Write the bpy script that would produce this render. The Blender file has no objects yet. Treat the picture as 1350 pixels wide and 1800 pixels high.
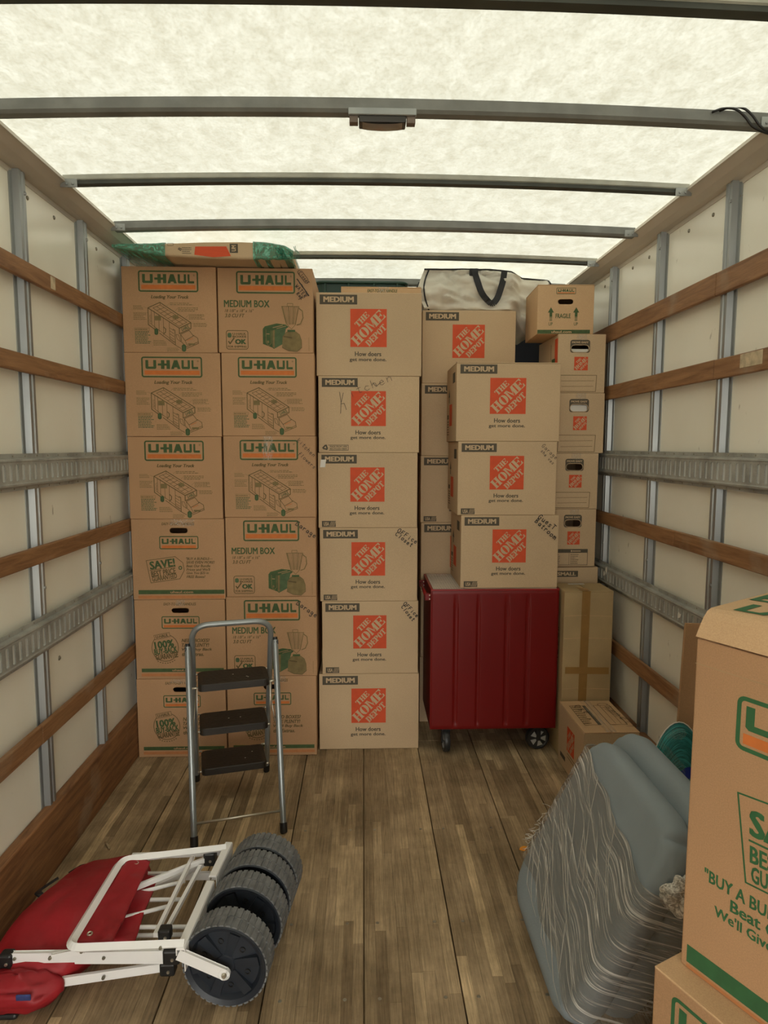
import bpy, bmesh, math, random
from mathutils import Vector, Matrix, noise

sc = bpy.context.scene
COL = sc.collection
R = math.radians
random.seed(7)

# ------------------------------------------------------------------ camera
cam_d = bpy.data.cameras.new('camera')
cam_d.sensor_fit = 'HORIZONTAL'
cam_d.sensor_width = 36.0
cam_d.lens = 36.0 * 1146.0 / 1350.0
cam_d.clip_start = 0.02
cam = bpy.data.objects.new('camera', cam_d)
COL.objects.link(cam)
_pi, _ya, _ro = .0999, .0318, .0019
_B = Matrix(((1, 0, 0), (0, 0, -1), (0, 1, 0)))
_Y = Matrix(((math.cos(_ya), -math.sin(_ya), 0), (math.sin(_ya), math.cos(_ya), 0), (0, 0, 1)))
_P = Matrix(((1, 0, 0), (0, math.cos(_pi), -math.sin(_pi)), (0, math.sin(_pi), math.cos(_pi))))
_Q = Matrix(((math.cos(_ro), -math.sin(_ro), 0), (math.sin(_ro), math.cos(_ro), 0), (0, 0, 1)))
_R = _Q @ _P @ _B @ _Y
_M = Matrix((_R[0], -_R[1], -_R[2])).transposed().to_4x4()
_M.translation = Vector((0, 0, 1.575))
cam.matrix_world = _M
sc.camera = cam

# ------------------------------------------------------------------ sky and exposure: an overcast day outside
w = bpy.data.worlds.new('overcast_sky')
sc.world = w
w.use_nodes = True
wn = w.node_tree
bg = wn.nodes['Background']
tcw = wn.nodes.new('ShaderNodeTexCoord')
sepw = wn.nodes.new('ShaderNodeSeparateXYZ')
mrw = wn.nodes.new('ShaderNodeMapRange')
mrw.inputs['From Min'].default_value = -0.05
mrw.inputs['From Max'].default_value = 1.0
rampw = wn.nodes.new('ShaderNodeValToRGB')
rampw.color_ramp.elements[0].color = (.66, .64, .585, 1)
rampw.color_ramp.elements[1].color = (1.0, .985, .92, 1)
wn.links.new(tcw.outputs['Generated'], sepw.inputs[0])
wn.links.new(sepw.outputs['Z'], mrw.inputs['Value'])
wn.links.new(mrw.outputs[0], rampw.inputs[0])
wn.links.new(rampw.outputs[0], bg.inputs['Color'])
bg.inputs['Strength'].default_value = 7.8

sc.view_settings.view_transform = 'Standard'
sc.view_settings.look = 'None'
sc.view_settings.exposure = 0.03
sc.view_settings.gamma = 1.0
sc.view_settings.use_curve_mapping = False
sc.cycles.max_bounces = 14
sc.cycles.diffuse_bounces = 8
sc.cycles.transmission_bounces = 8
sc.cycles.transparent_max_bounces = 12

# ------------------------------------------------------------------ materials
MATS = {}


def nmat(name):
    m = bpy.data.materials.new(name)
    m.use_nodes = True
    MATS[name] = m
    nt = m.node_tree
    b = nt.nodes['Principled BSDF']
    return m, nt, b


def mk(name, col, rough=.6, metal=0.0, var=.08, scale=6.0, vscale=(1, 1, 1), bump=0.0, bscale=60.0, spec=.5, fine=0.0, coat=0.0, detail=5.0):
    """plain surface with a little procedural unevenness in colour and relief"""
    m, nt, b = nmat(name)
    b.inputs['Roughness'].default_value = rough
    b.inputs['Metallic'].default_value = metal
    b.inputs['Specular IOR Level'].default_value = spec
    b.inputs['Coat Weight'].default_value = coat
    tc = nt.nodes.new('ShaderNodeTexCoord')
    mp = nt.nodes.new('ShaderNodeMapping')
    mp.inputs['Scale'].default_value = vscale
    nt.links.new(tc.outputs['Object'], mp.inputs['Vector'])
    oi = nt.nodes.new('ShaderNodeObjectInfo')
    sc_ = nt.nodes.new('ShaderNodeVectorMath')
    sc_.operation = 'ADD'
    mu = nt.nodes.new('ShaderNodeMath')
    mu.operation = 'MULTIPLY'
    mu.inputs[1].default_value = 37.0
    nt.links.new(oi.outputs['Random'], mu.inputs[0])
    nt.links.new(mp.outputs[0], sc_.inputs[0])
    nt.links.new(mu.outputs[0], sc_.inputs[1])
    no = nt.nodes.new('ShaderNodeTexNoise')
    no.inputs['Scale'].default_value = scale
    no.inputs['Detail'].default_value = detail
    nt.links.new(sc_.outputs[0], no.inputs['Vector'])
    rp = nt.nodes.new('ShaderNodeValToRGB')
    lo = [max(0, c * (1 - var)) for c in col]
    hi = [min(1, c * (1 + var)) for c in col]
    rp.color_ramp.elements[0].position = .3
    rp.color_ramp.elements[1].position = .7
    rp.color_ramp.elements[0].color = (*lo, 1)
    rp.color_ramp.elements[1].color = (*hi, 1)
    nt.links.new(no.outputs['Fac'], rp.inputs[0])
    out = rp.outputs[0]
    if fine:
        n2 = nt.nodes.new('ShaderNodeTexNoise')
        n2.inputs['Scale'].default_value = 420
        n2.inputs['Detail'].default_value = 3
        nt.links.new(sc_.outputs[0], n2.inputs['Vector'])
        mx = nt.nodes.new('ShaderNodeMix')
        mx.data_type = 'RGBA'
        mx.blend_type = 'OVERLAY'
        mx.inputs[0].default_value = fine
        nt.links.new(out, mx.inputs[6])
        nt.links.new(n2.outputs['Fac'], mx.inputs[7])
        out = mx.outputs[2]
    nt.links.new(out, b.inputs['Base Color'])
    if bump:
        n3 = nt.nodes.new('ShaderNodeTexNoise')
        n3.inputs['Scale'].default_value = bscale
        n3.inputs['Detail'].default_value = 4
        nt.links.new(sc_.outputs[0], n3.inputs['Vector'])
        bp = nt.nodes.new('ShaderNodeBump')
        bp.inputs['Strength'].default_value = bump
        bp.inputs['Distance'].default_value = .01
        nt.links.new(n3.outputs['Fac'], bp.inputs['Height'])
        nt.links.new(bp.outputs[0], b.inputs['Normal'])
    return m


mk('kraft_brown', (.455, .265, .135), .75, var=.07, scale=2.2, fine=.25, bump=.06, bscale=25)
mk('kraft_tan', (.54, .39, .235), .75, var=.06, scale=2.2, fine=.25, bump=.05, bscale=25)
mk('kraft_light', (.57, .37, .20), .72, var=.07, scale=2.5, fine=.25, bump=.06, bscale=25)
mk('kraft_yellow', (.42, .30, .15), .7, var=.12, scale=4, fine=.25, bump=.25, bscale=9)
mk('kraft_inside', (.40, .27, .14), .8, var=.1)
mk('ink_green_fresh', (.032, .125, .045), .75, var=.1, scale=20)
mk('ink_green', (.055, .095, .030), .75, var=.15, scale=20)
mk('ink_green_pale', (.075, .12, .05), .75, var=.15, scale=20)
mk('ink_olive', (.20, .145, .055), .75, var=.15, scale=20)
mk('ink_brown', (.12, .085, .028), .75, var=.12, scale=20)
mk('ink_orange', (.60, .17, .035), .75, var=.08, scale=20)
mk('ink_orange_pale', (.50, .20, .07), .75, var=.08, scale=20)
mk('ink_hd_orange', (.62, .075, .018), .7, var=.06, scale=16)
mk('ink_grey', (.085, .07, .046), .75, var=.1, scale=20)
mk('ink_dark', (.075, .055, .032), .75, var=.1, scale=20)
mk('ink_black', (.022, .018, .012), .6, var=.1)
mk('ink_pen', (.05, .037, .022), .6, var=.1)
mk('paper_white', (.72, .70, .64), .7, var=.05)
mk('tape_brown', (.30, .165, .05), .3, var=.12, scale=8, bump=.15, bscale=30)
mk('galvanised', (.33, .345, .34), .42, .7, var=.18, scale=7, vscale=(1, 1, .25), bump=.03)
mk('track_steel', (.34, .345, .315), .5, .2, var=.28, scale=11, bump=.08, bscale=70, fine=.3)
mk('rail_tongue', (.50, .50, .46), .45, .3, var=.1)  # same steel as the rail, coloured paler where slot tongues catch the light
mk('bow_grey', (.20, .205, .19), .6, .1, var=.22, scale=9, bump=.05)
mk('bow_galv', (.58, .61, .55), .45, .1, var=.2, scale=9)
mk('bow_dark', (.055, .06, .05), .6, .1, var=.2, scale=9)
mk('cove_metal', (.58, .53, .45), .5, .2, var=.22, scale=5, vscale=(1, .25, 1))
mk('rivet_metal', (.30, .28, .22), .4, .7, var=.2)
mk('ladder_grey', (.30, .325, .325), .36, .55, var=.05, scale=20)
mk('rod_metal', (.62, .58, .48), .3, .85, var=.08)
mk('step_rubber', (.017, .0125, .008), .5, var=.35, scale=9, bump=.1, bscale=120)
mk('black_plastic', (.014, .014, .014), .42, var=.2)
mk('wagon_white', (.88, .88, .87), .32, var=.03)
mk('wagon_red', (.33, .009, .016), .58, var=.14, scale=9, bump=.6, bscale=9)
mk('navy_patch', (.03, .045, .16), .6, var=.5, scale=60)
mk('tread_grey', (.16, .165, .165), .78, var=.25, scale=30, bump=.2, bscale=150)
mk('hub_navy', (.018, .023, .032), .42, var=.12, scale=20)
mk('cart_red', (.165, .0045, .004), .38, var=.05, scale=3, spec=.35)
mk('cart_red_edge', (.30, .012, .014), .35, var=.1)
mk('caster_dark', (.03, .03, .03), .4, .2, var=.2)
mk('caster_light', (.42, .43, .41), .4, .2, var=.2)
mk('liner_white', (.74, .66, .52), .6, var=.06, scale=30)
mk('bag_white', (.70, .66, .56), .42, var=.06, scale=7, bump=.55, bscale=11)
mk('blue_ink', (.01, .03, .30), .5, var=.3)
mk('strap_black', (.012, .012, .014), .55, var=.2)
mk('navy_cloth', (.008, .011, .022), .7, var=.2)
mk('bin_green', (.012, .05, .034), .4, var=.15)
mk('foam_grey', (.25, .295, .317), .82, var=.05, scale=7, bump=.06, bscale=160)
mk('orange_chip', (.85, .33, .03), .6, var=.08)
mk('lens_grey', (.24, .20, .165), .15, var=.12, coat=.4)
mk('lens_bezel', (.03, .026, .022), .35, var=.1)
mk('bracket_brown', (.17, .13, .105), .5, .4, var=.15)
mk('cable_black', (.012, .012, .012), .4, var=.1)
mk('asphalt', (.20, .19, .17), .9, var=.2, scale=30)


def wood(name, c0, c1, rough=.6):
    m, nt, b = nmat(name)
    b.inputs['Roughness'].default_value = rough
    tc = nt.nodes.new('ShaderNodeTexCoord')
    geo = nt.nodes.new('ShaderNodeNewGeometry')
    mp = nt.nodes.new('ShaderNodeMapping')
    mp.inputs['Scale'].default_value = (14, 1.2, 14)
    nt.links.new(geo.outputs['Position'], mp.inputs['Vector'])
    n1 = nt.nodes.new('ShaderNodeTexNoise')
    n1.inputs['Scale'].default_value = 3.5
    n1.inputs['Detail'].default_value = 8
    n1.inputs['Roughness'].default_value = .65
    n1.inputs['Distortion'].default_value = .6
    nt.links.new(mp.outputs[0], n1.inputs['Vector'])
    rp = nt.nodes.new('ShaderNodeValToRGB')
    rp.color_ramp.elements[0].position = .32
    rp.color_ramp.elements[1].position = .70
    rp.color_ramp.elements[0].color = (*c0, 1)
    rp.color_ramp.elements[1].color = (*c1, 1)
    nt.links.new(n1.outputs['Fac'], rp.inputs[0])
    # worn, greyish scuffs
    n2 = nt.nodes.new('ShaderNodeTexNoise')
    n2.inputs['Scale'].default_value = 5
    n2.inputs['Detail'].default_value = 7
    nt.links.new(geo.outputs['Position'], n2.inputs['Vector'])
    r2 = nt.nodes.new('ShaderNodeValToRGB')
    r2.color_ramp.elements[0].position = .56
    r2.color_ramp.elements[1].position = .78
    nt.links.new(n2.outputs['Fac'], r2.inputs[0])
    mx = nt.nodes.new('ShaderNodeMix')
    mx.data_type = 'RGBA'
    mx.inputs[7].default_value = (.40, .33, .24, 1)
    mm = nt.nodes.new('ShaderNodeMath')
    mm.operation = 'MULTIPLY'
    mm.inputs[1].default_value = .55
    nt.links.new(r2.outputs[0], mm.inputs[0])
    nt.links.new(mm.outputs[0], mx.inputs[0])
    nt.links.new(rp.outputs[0], mx.inputs[6])
    nt.links.new(mx.outputs[2], b.inputs['Base Color'])
    bp = nt.nodes.new('ShaderNodeBump')
    bp.inputs['Strength'].default_value = .25
    bp.inputs['Distance'].default_value = .004
    nt.links.new(n1.outputs['Fac'], bp.inputs['Height'])
    nt.links.new(bp.outputs[0], b.inputs['Normal'])
    return m


wood('slat_oak', (.17, .075, .028), (.36, .185, .08))
wood('board_oak', (.12, .048, .018), (.33, .155, .06))
mk('worn_wood', (.50, .40, .26), .8, var=.25, scale=40)


def floor_mat(name, each):
    """worn laminated hardwood: narrow strips glued side by side, grain, dirt and scratches"""
    m, nt, b = nmat(name)
    L = nt.links.new
    geo = nt.nodes.new('ShaderNodeNewGeometry')
    sep = nt.nodes.new('ShaderNodeSeparateXYZ')
    L(geo.outputs['Position'], sep.inputs[0])
    com = nt.nodes.new('ShaderNodeCombineXYZ')
    L(sep.outputs['Y'], com.inputs['X'])
    L(sep.outputs['X'], com.inputs['Y'])
    br = nt.nodes.new('ShaderNodeTexBrick')
    br.offset = .37
    br.offset_frequency = 2
    br.squash = 1.6
    br.squash_frequency = 3
    br.inputs['Scale'].default_value = 1.0
    br.inputs['Brick Width'].default_value = .52
    br.inputs['Row Height'].default_value = .0317
    br.inputs['Mortar Size'].default_value = .0006
    br.inputs['Mortar Smooth'].default_value = .3
    br.inputs['Bias'].default_value = 0
    br.inputs['Color1'].default_value = (0, 0, 0, 1)
    br.inputs['Color2'].default_value = (1, 1, 1, 1)
    br.inputs['Mortar'].default_value = (.1, .1, .1, 1)
    L(com.outputs[0], br.inputs['Vector'])
    rp = nt.nodes.new('ShaderNodeValToRGB')
    cr = rp.color_ramp
    cr.elements[0].position = 0
    cr.elements[0].color = (.275, .195, .110, 1)
    cr.elements[1].position = 1
    cr.elements[1].color = (.68, .51, .30, 1)
    for p, c in ((.25, (.36, .262, .152, 1)), (.55, (.425, .312, .185, 1)), (.86, (.49, .362, .212, 1))):
        e = cr.elements.new(p)
        e.color = c
    if each:       # every strip is an object with a shade of its own
        oi = nt.nodes.new('ShaderNodeObjectInfo')
        L(oi.outputs['Random'], rp.inputs[0])
    else:
        L(br.outputs['Color'], rp.inputs[0])
    # grain
    mp = nt.nodes.new('ShaderNodeMapping')
    mp.inputs['Scale'].default_value = (70, 3.0, 1)
    L(geo.outputs['Position'], mp.inputs['Vector'])
    n1 = nt.nodes.new('ShaderNodeTexNoise')
    n1.inputs['Scale'].default_value = 2.2
    n1.inputs['Detail'].default_value = 8
    n1.inputs['Roughness'].default_value = .7
    n1.inputs['Distortion'].default_value = .4
    L(mp.outputs[0], n1.inputs['Vector'])
    rg = nt.nodes.new('ShaderNodeValToRGB')
    rg.color_ramp.elements[0].position = .28
    rg.color_ramp.elements[0].color = (.42, .42, .42, 1)
    rg.color_ramp.elements[1].position = .7
    rg.color_ramp.elements[1].color = (1.25, 1.25, 1.25, 1)
    L(n1.outputs['Fac'], rg.inputs[0])
    m1 = nt.nodes.new('ShaderNodeMix')
    m1.data_type = 'RGBA'
    m1.blend_type = 'MULTIPLY'
    m1.inputs[0].default_value = .85
    L(rp.outputs[0], m1.inputs[6])
    L(rg.outputs[0], m1.inputs[7])
    # dirt patches
    n2 = nt.nodes.new('ShaderNodeTexNoise')
    n2.inputs['Scale'].default_value = 3.2
    n2.inputs['Detail'].default_value = 9
    n2.inputs['Roughness'].default_value = .68
    L(geo.outputs['Position'], n2.inputs['Vector'])
    rd = nt.nodes.new('ShaderNodeValToRGB')
    rd.color_ramp.elements[0].position = .36
    rd.color_ramp.elements[0].color = (.62, .60, .56, 1)
    rd.color_ramp.elements[1].position = .62
    rd.color_ramp.elements[1].color = (1.12, 1.12, 1.12, 1)
    L(n2.outputs['Fac'], rd.inputs[0])
    m2 = nt.nodes.new('ShaderNodeMix')
    m2.data_type = 'RGBA'
    m2.blend_type = 'MULTIPLY'
    m2.inputs[0].default_value = 1
    L(m1.outputs[2], m2.inputs[6])
    L(rd.outputs[0], m2.inputs[7])
    # pale scratches: thin ridges of stretched noise at two angles
    last = m2.outputs[2]
    for ang, stretch, thr in ((.25, (60, 1.6, 1), .735), (-.9, (45, 1.8, 1), .755)):
        mps = nt.nodes.new('ShaderNodeMapping')
        mps.inputs['Rotation'].default_value = (0, 0, ang)
        mps.inputs['Scale'].default_value = stretch
        L(geo.outputs['Position'], mps.inputs['Vector'])
        ns = nt.nodes.new('ShaderNodeTexNoise')
        ns.inputs['Scale'].default_value = 1.5
        ns.inputs['Detail'].default_value = 3
        L(mps.outputs[0], ns.inputs['Vector'])
        rs = nt.nodes.new('ShaderNodeValToRGB')
        rs.color_ramp.elements[0].position = thr - .03
        rs.color_ramp.elements[0].color = (0, 0, 0, 1)
        rs.color_ramp.elements[1].position = thr
        rs.color_ramp.elements[1].color = (.55, .55, .55, 1)
        L(ns.outputs['Fac'], rs.inputs[0])
        ms = nt.nodes.new('ShaderNodeMix')
        ms.data_type = 'RGBA'
        ms.inputs[7].default_value = (.42, .33, .20, 1)
        L(rs.outputs[0], ms.inputs[0])
        L(last, ms.inputs[6])
        last = ms.outputs[2]
    L(last, b.inputs['Base Color'])
    b.inputs['Roughness'].default_value = .62
    b.inputs['Specular IOR Level'].default_value = .35
    bp = nt.nodes.new('ShaderNodeBump')
    bp.inputs['Strength'].default_value = .3
    bp.inputs['Distance'].default_value = .003
    L(n1.outputs['Fac'], bp.inputs['Height'])
    L(bp.outputs[0], b.inputs['Normal'])


floor_mat('floor_hardwood', False)
floor_mat('strip_hardwood', True)


def panel_mat():
    """glossy cream wall sheeting, a little scuffed"""
    m, nt, b = nmat('wall_cream')
    L = nt.links.new
    geo = nt.nodes.new('ShaderNodeNewGeometry')
    n1 = nt.nodes.new('ShaderNodeTexNoise')
    n1.inputs['Scale'].default_value = 2.5
    n1.inputs['Detail'].default_value = 8
    L(geo.outputs['Position'], n1.inputs['Vector'])
    rp = nt.nodes.new('ShaderNodeValToRGB')
    rp.color_ramp.elements[0].position = .3
    rp.color_ramp.elements[0].color = (.84, .81, .69, 1)
    rp.color_ramp.elements[1].position = .7
    rp.color_ramp.elements[1].color = (.90, .88, .77, 1)
    L(n1.outputs['Fac'], rp.inputs[0])
    n2 = nt.nodes.new('ShaderNodeTexNoise')
    n2.inputs['Scale'].default_value = 26
    n2.inputs['Detail'].default_value = 6
    mp = nt.nodes.new('ShaderNodeMapping')
    mp.inputs['Scale'].default_value = (1, 1.0, .45)
    L(geo.outputs['Position'], mp.inputs['Vector'])
    L(mp.outputs[0], n2.inputs['Vector'])
    r2 = nt.nodes.new('ShaderNodeValToRGB')
    r2.color_ramp.elements[0].position = .70
    r2.color_ramp.elements[1].position = .76
    r2.color_ramp.elements[1].color = (.6, .6, .6, 1)
    L(n2.outputs['Fac'], r2.inputs[0])
    mx = nt.nodes.new('ShaderNodeMix')
    mx.data_type = 'RGBA'
    mx.inputs[7].default_value = (.24, .20, .13, 1)
    L(r2.outputs[0], mx.inputs[0])
    L(rp.outputs[0], mx.inputs[6])
    L(mx.outputs[2], b.inputs['Base Color'])
    b.inputs['Roughness'].default_value = .22
    b.inputs['Specular IOR Level'].default_value = .5
    bp = nt.nodes.new('ShaderNodeBump')
    bp.inputs['Strength'].default_value = .06
    bp.inputs['Distance'].default_value = .01
    L(n1.outputs['Fac'], bp.inputs['Height'])
    L(bp.outputs[0], b.inputs['Normal'])


panel_mat()


def roof_mat():
    """fibreglass roof sheet: daylight shines through it"""
    m, nt, b = nmat('roof_fibreglass')
    L = nt.links.new
    nt.nodes.remove(b)
    out = nt.nodes['Material Output']
    geo = nt.nodes.new('ShaderNodeNewGeometry')
    mp = nt.nodes.new('ShaderNodeMapping')
    mp.inputs['Scale'].default_value = (1.2, .8, 1)
    L(geo.outputs['Position'], mp.inputs['Vector'])
    n1 = nt.nodes.new('ShaderNodeTexNoise')
    n1.inputs['Scale'].default_value = 16
    n1.inputs['Detail'].default_value = 9
    n1.inputs['Roughness'].default_value = .75
    n1.inputs['Distortion'].default_value = .5
    L(mp.outputs[0], n1.inputs['Vector'])
    rp = nt.nodes.new('ShaderNodeValToRGB')
    rp.color_ramp.elements[0].position = .345
    rp.color_ramp.elements[0].color = (.100, .100, .0835, 1)
    rp.color_ramp.elements[1].position = .64
    rp.color_ramp.elements[1].color = (.134, .137, .1225, 1)
    L(n1.outputs['Fac'], rp.inputs[0])
    n2 = nt.nodes.new('ShaderNodeTexNoise')
    n2.inputs['Scale'].default_value = 110
    n2.inputs['Detail'].default_value = 3
    L(mp.outputs[0], n2.inputs['Vector'])
    r2 = nt.nodes.new('ShaderNodeValToRGB')
    r2.color_ramp.elements[0].position = .3
    r2.color_ramp.elements[0].color = (.90, .89, .86, 1)
    r2.color_ramp.elements[1].position = .6
    r2.color_ramp.elements[1].color = (1.04, 1.04, 1.04, 1)
    L(n2.outputs['Fac'], r2.inputs[0])
    mx = nt.nodes.new('ShaderNodeMix')
    mx.data_type = 'RGBA'
    mx.blend_type = 'MULTIPLY'
    mx.inputs[0].default_value = 1
    L(rp.outputs[0], mx.inputs[6])
    L(r2.outputs[0], mx.inputs[7])
    tr = nt.nodes.new('ShaderNodeBsdfTranslucent')
    L(mx.outputs[2], tr.inputs['Color'])
    df = nt.nodes.new('ShaderNodeBsdfDiffuse')
    df.inputs['Color'].default_value = (.30, .29, .25, 1)
    ad = nt.nodes.new('ShaderNodeAddShader')
    L(tr.outputs[0], ad.inputs[0])
    L(df.outputs[0], ad.inputs[1])
    L(ad.outputs[0], out.inputs['Surface'])


roof_mat()


def film_mat(name, body, streak, base_a, streak_a, vscale, nscale, rough=.18, thr=(.5, .72)):
    """thin stretched plastic film: mostly see-through with whitish glossy folds"""
    m, nt, b = nmat(name)
    L = nt.links.new
    tc = nt.nodes.new('ShaderNodeTexCoord')
    mp = nt.nodes.new('ShaderNodeMapping')
    mp.inputs['Scale'].default_value = vscale
    L(tc.outputs['UV'], mp.inputs['Vector'])
    n1 = nt.nodes.new('ShaderNodeTexNoise')
    n1.inputs['Scale'].default_value = nscale
    n1.inputs['Detail'].default_value = 6
    n1.inputs['Roughness'].default_value = .6
    n1.inputs['Distortion'].default_value = .8
    L(mp.outputs[0], n1.inputs['Vector'])
    rp = nt.nodes.new('ShaderNodeValToRGB')
    rp.color_ramp.elements[0].position = thr[0]
    rp.color_ramp.elements[0].color = (base_a, base_a, base_a, 1)
    rp.color_ramp.elements[1].position = thr[1]
    rp.color_ramp.elements[1].color = (streak_a, streak_a, streak_a, 1)
    L(n1.outputs['Fac'], rp.inputs[0])
    rc = nt.nodes.new('ShaderNodeValToRGB')
    rc.color_ramp.elements[0].position = thr[0]
    rc.color_ramp.elements[0].color = (*body, 1)
    rc.color_ramp.elements[1].position = thr[1]
    rc.color_ramp.elements[1].color = (*streak, 1)
    L(n1.outputs['Fac'], rc.inputs[0])
    L(rc.outputs[0], b.inputs['Base Color'])
    L(rp.outputs[0], b.inputs['Alpha'])
    b.inputs['Roughness'].default_value = rough
    bp = nt.nodes.new('ShaderNodeBump')
    bp.inputs['Strength'].default_value = .5
    bp.inputs['Distance'].default_value = .004
    L(n1.outputs['Fac'], bp.inputs['Height'])
    L(bp.outputs[0], b.inputs['Normal'])


film_mat('stretch_film', (.25, .24, .215), (.84, .82, .77), .42, .88, (1.4, 9, 1), 5.2, .24, (.485, .69))
film_mat('film_bunched', (.60, .56, .48), (.85, .82, .74), .45, .95, (6, 6, 1), 4, .25, (.4, .6))
film_mat('film_green', (.02, .22, .13), (.22, .55, .40), .62, .95, (8, 3, 1), 4, .2, (.45, .65))
film_mat('clear_tape', (.62, .52, .38), (.86, .82, .74), .10, .80, (9, 1.5, 1), 3, .12, (.52, .66))
film_mat('teal_wrap', (.004, .105, .105), (.05, .36, .34), 1.0, 1.0, (3, 22, 1), 2.2, .3, (.42, .62))
film_mat('teal_film', (.20, .34, .31), (.65, .72, .66), .12, .75, (4, 16, 1), 2.4, .18, (.5, .68))


# ------------------------------------------------------------------ mesh helpers
def link(name, me, parent=None, loc=(0, 0, 0), rot=(0, 0, 0)):
    o = bpy.data.objects.new(name, me)
    COL.objects.link(o)
    o.parent = parent
    o.location = loc
    o.rotation_euler = rot
    return o


def obj(name, bm, mat, parent=None, smooth=False, loc=(0, 0, 0), rot=(0, 0, 0), angle=None):
    me = bpy.data.meshes.new(name)
    bm.normal_update()
    bm.to_mesh(me)
    bm.free()
    for k in ([mat] if isinstance(mat, str) else mat):
        me.materials.append(MATS[k])
    if smooth:
        for p in me.polygons:
            p.use_smooth = True
    if angle is not None:
        me.set_sharp_from_angle(angle=R(angle))
    return link(name, me, parent, loc, rot)


def thing(name, label, cat, loc=(0, 0, 0), rz=0.0, group=None):
    o = bpy.data.objects.new(name, None)
    COL.objects.link(o)
    o.empty_display_size = .1
    o.location = loc
    o.rotation_euler = (0, 0, rz)
    return tag(o, label, cat, group)


def tag(o, label, cat, group=None):
    o['label'] = label
    o['category'] = cat
    if group:
        o['group'] = group
    return o


def struct(o):
    o['kind'] = 'structure'
    return o


def bx(bm, lo, hi, bevel=0.0, seg=1, M=None):
    r = bmesh.ops.create_cube(bm, size=1)
    vs = r['verts']
    c = [(a + b) / 2 for a, b in zip(lo, hi)]
    s = [abs(b - a) for a, b in zip(lo, hi)]
    for v in vs:
        v.co = Vector((c[0] + v.co.x * s[0], c[1] + v.co.y * s[1], c[2] + v.co.z * s[2]))
        if M is not None:
            v.co = M @ v.co
    if bevel:
        es = list({e for v in vs for e in v.link_edges})
        bmesh.ops.bevel(bm, geom=es, offset=bevel, segments=seg, affect='EDGES', profile=.5)


def box_bm(lo, hi, bevel=0.0, seg=1):
    bm = bmesh.new()
    bx(bm, lo, hi, bevel, seg)
    return bm


def tube(bm, path, r, n=10, closed=False, cap=True, rb=None):
    """swept tube along a list of points; rb gives an elliptic / second radius"""
    path = [Vector(p) for p in path]
    m = len(path)
    rings = []
    prev = None
    for i, p in enumerate(path):
        if closed:
            d = (path[(i + 1) % m] - path[i - 1]).normalized()
        else:
            d = (path[min(i + 1, m - 1)] - path[max(i - 1, 0)]).normalized()
        if prev is None:
            a = Vector((0, 0, 1)) if abs(d.z) < .9 else Vector((0, 1, 0))
            x = d.cross(a).normalized()
        else:
            x = (prev - d * prev.dot(d)).normalized()
        prev = x
        y = d.cross(x)
        rr = r[i] if isinstance(r, (list, tuple)) else r
        r2 = rr if rb is None else rb
        rings.append([bm.verts.new(p + x * rr * math.cos(2 * math.pi * k / n) + y * r2 * math.sin(2 * math.pi * k / n)) for k in range(n)])
    for i in range(m if closed else m - 1):
        A, Bq = rings[i], rings[(i + 1) % m]
        for k in range(n):
            bm.faces.new((A[k], A[(k + 1) % n], Bq[(k + 1) % n], Bq[k]))
    if cap and not closed:
        bm.faces.new(rings[0][::-1])
        bm.faces.new(rings[-1])


def arc_path(pts, rad, n=6):
    """polyline with rounded corners"""
    pts = [Vector(p) for p in pts]
    out = [pts[0]]
    for i in range(1, len(pts) - 1):
        a, b, c = pts[i - 1], pts[i], pts[i + 1]
        u = (a - b).normalized()
        v = (c - b).normalized()
        t = min(rad, (a - b).length * .49, (c - b).length * .49)
        p0, p1 = b + u * t, b + v * t
        for k in range(n + 1):
            s = k / n
            out.append(p0 * (1 - s) ** 2 + b * 2 * s * (1 - s) + p1 * s * s)
    out.append(pts[-1])
    return out


def square_tube(bm, a, b, wdt, hgt, up=(0, 0, 1)):
    a, b = Vector(a), Vector(b)
    d = (b - a).normalized()
    u = Vector(up)
    x = d.cross(u).normalized()
    z = x.cross(d).normalized()
    L = (b - a).length
    M = Matrix((x, d, z)).transposed().to_4x4()
    M.translation = (a + b) / 2
    bx(bm, (-wdt / 2, -L / 2, -hgt / 2), (wdt / 2, L / 2, hgt / 2), min(wdt, hgt) * .14, 1, M)


def lathe(bm, prof, axis_m, n=32, close=False):
    """profile of (radius, along) spun about local y, placed by axis_m"""
    rings = []
    for r, a in prof:
        if r < 1e-6:
            rings.append([bm.verts.new(axis_m @ Vector((0, a, 0)))])
        else:
            rings.append([bm.verts.new(axis_m @ Vector((r * math.cos(2 * math.pi * k / n), a, r * math.sin(2 * math.pi * k / n)))) for k in range(n)])
    for A, Bq in zip(rings, rings[1:]):
        if len(A) == 1 and len(Bq) == 1:
            continue
        for k in range(n):
            k2 = (k + 1) % n
            if len(A) == 1:
                bm.faces.new((A[0], Bq[k2], Bq[k]))
            elif len(Bq) == 1:
                bm.faces.new((A[k], A[k2], Bq[0]))
            else:
                bm.faces.new((A[k], A[k2], Bq[k2], Bq[k]))
    bmesh.ops.recalc_face_normals(bm, faces=bm.faces)


def extrude_profile(bm, prof, y0, y1, closed=True):
    """polyline profile of (x, z) swept along y"""
    A = [bm.verts.new((x, y0, z)) for x, z in prof]
    Bq = [bm.verts.new((x, y1, z)) for x, z in prof]
    n = len(prof)
    for i in range(n if closed else n - 1):
        j = (i + 1) % n
        bm.faces.new((A[i], A[j], Bq[j], Bq[i]))
    if closed:
        bm.faces.new(A[::-1])
        bm.faces.new(Bq)
    bmesh.ops.recalc_face_normals(bm, faces=bm.faces)


def solid(bm, t):
    bm.normal_update()
    bmesh.ops.solidify(bm, geom=bm.faces[:], thickness=t)


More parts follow.
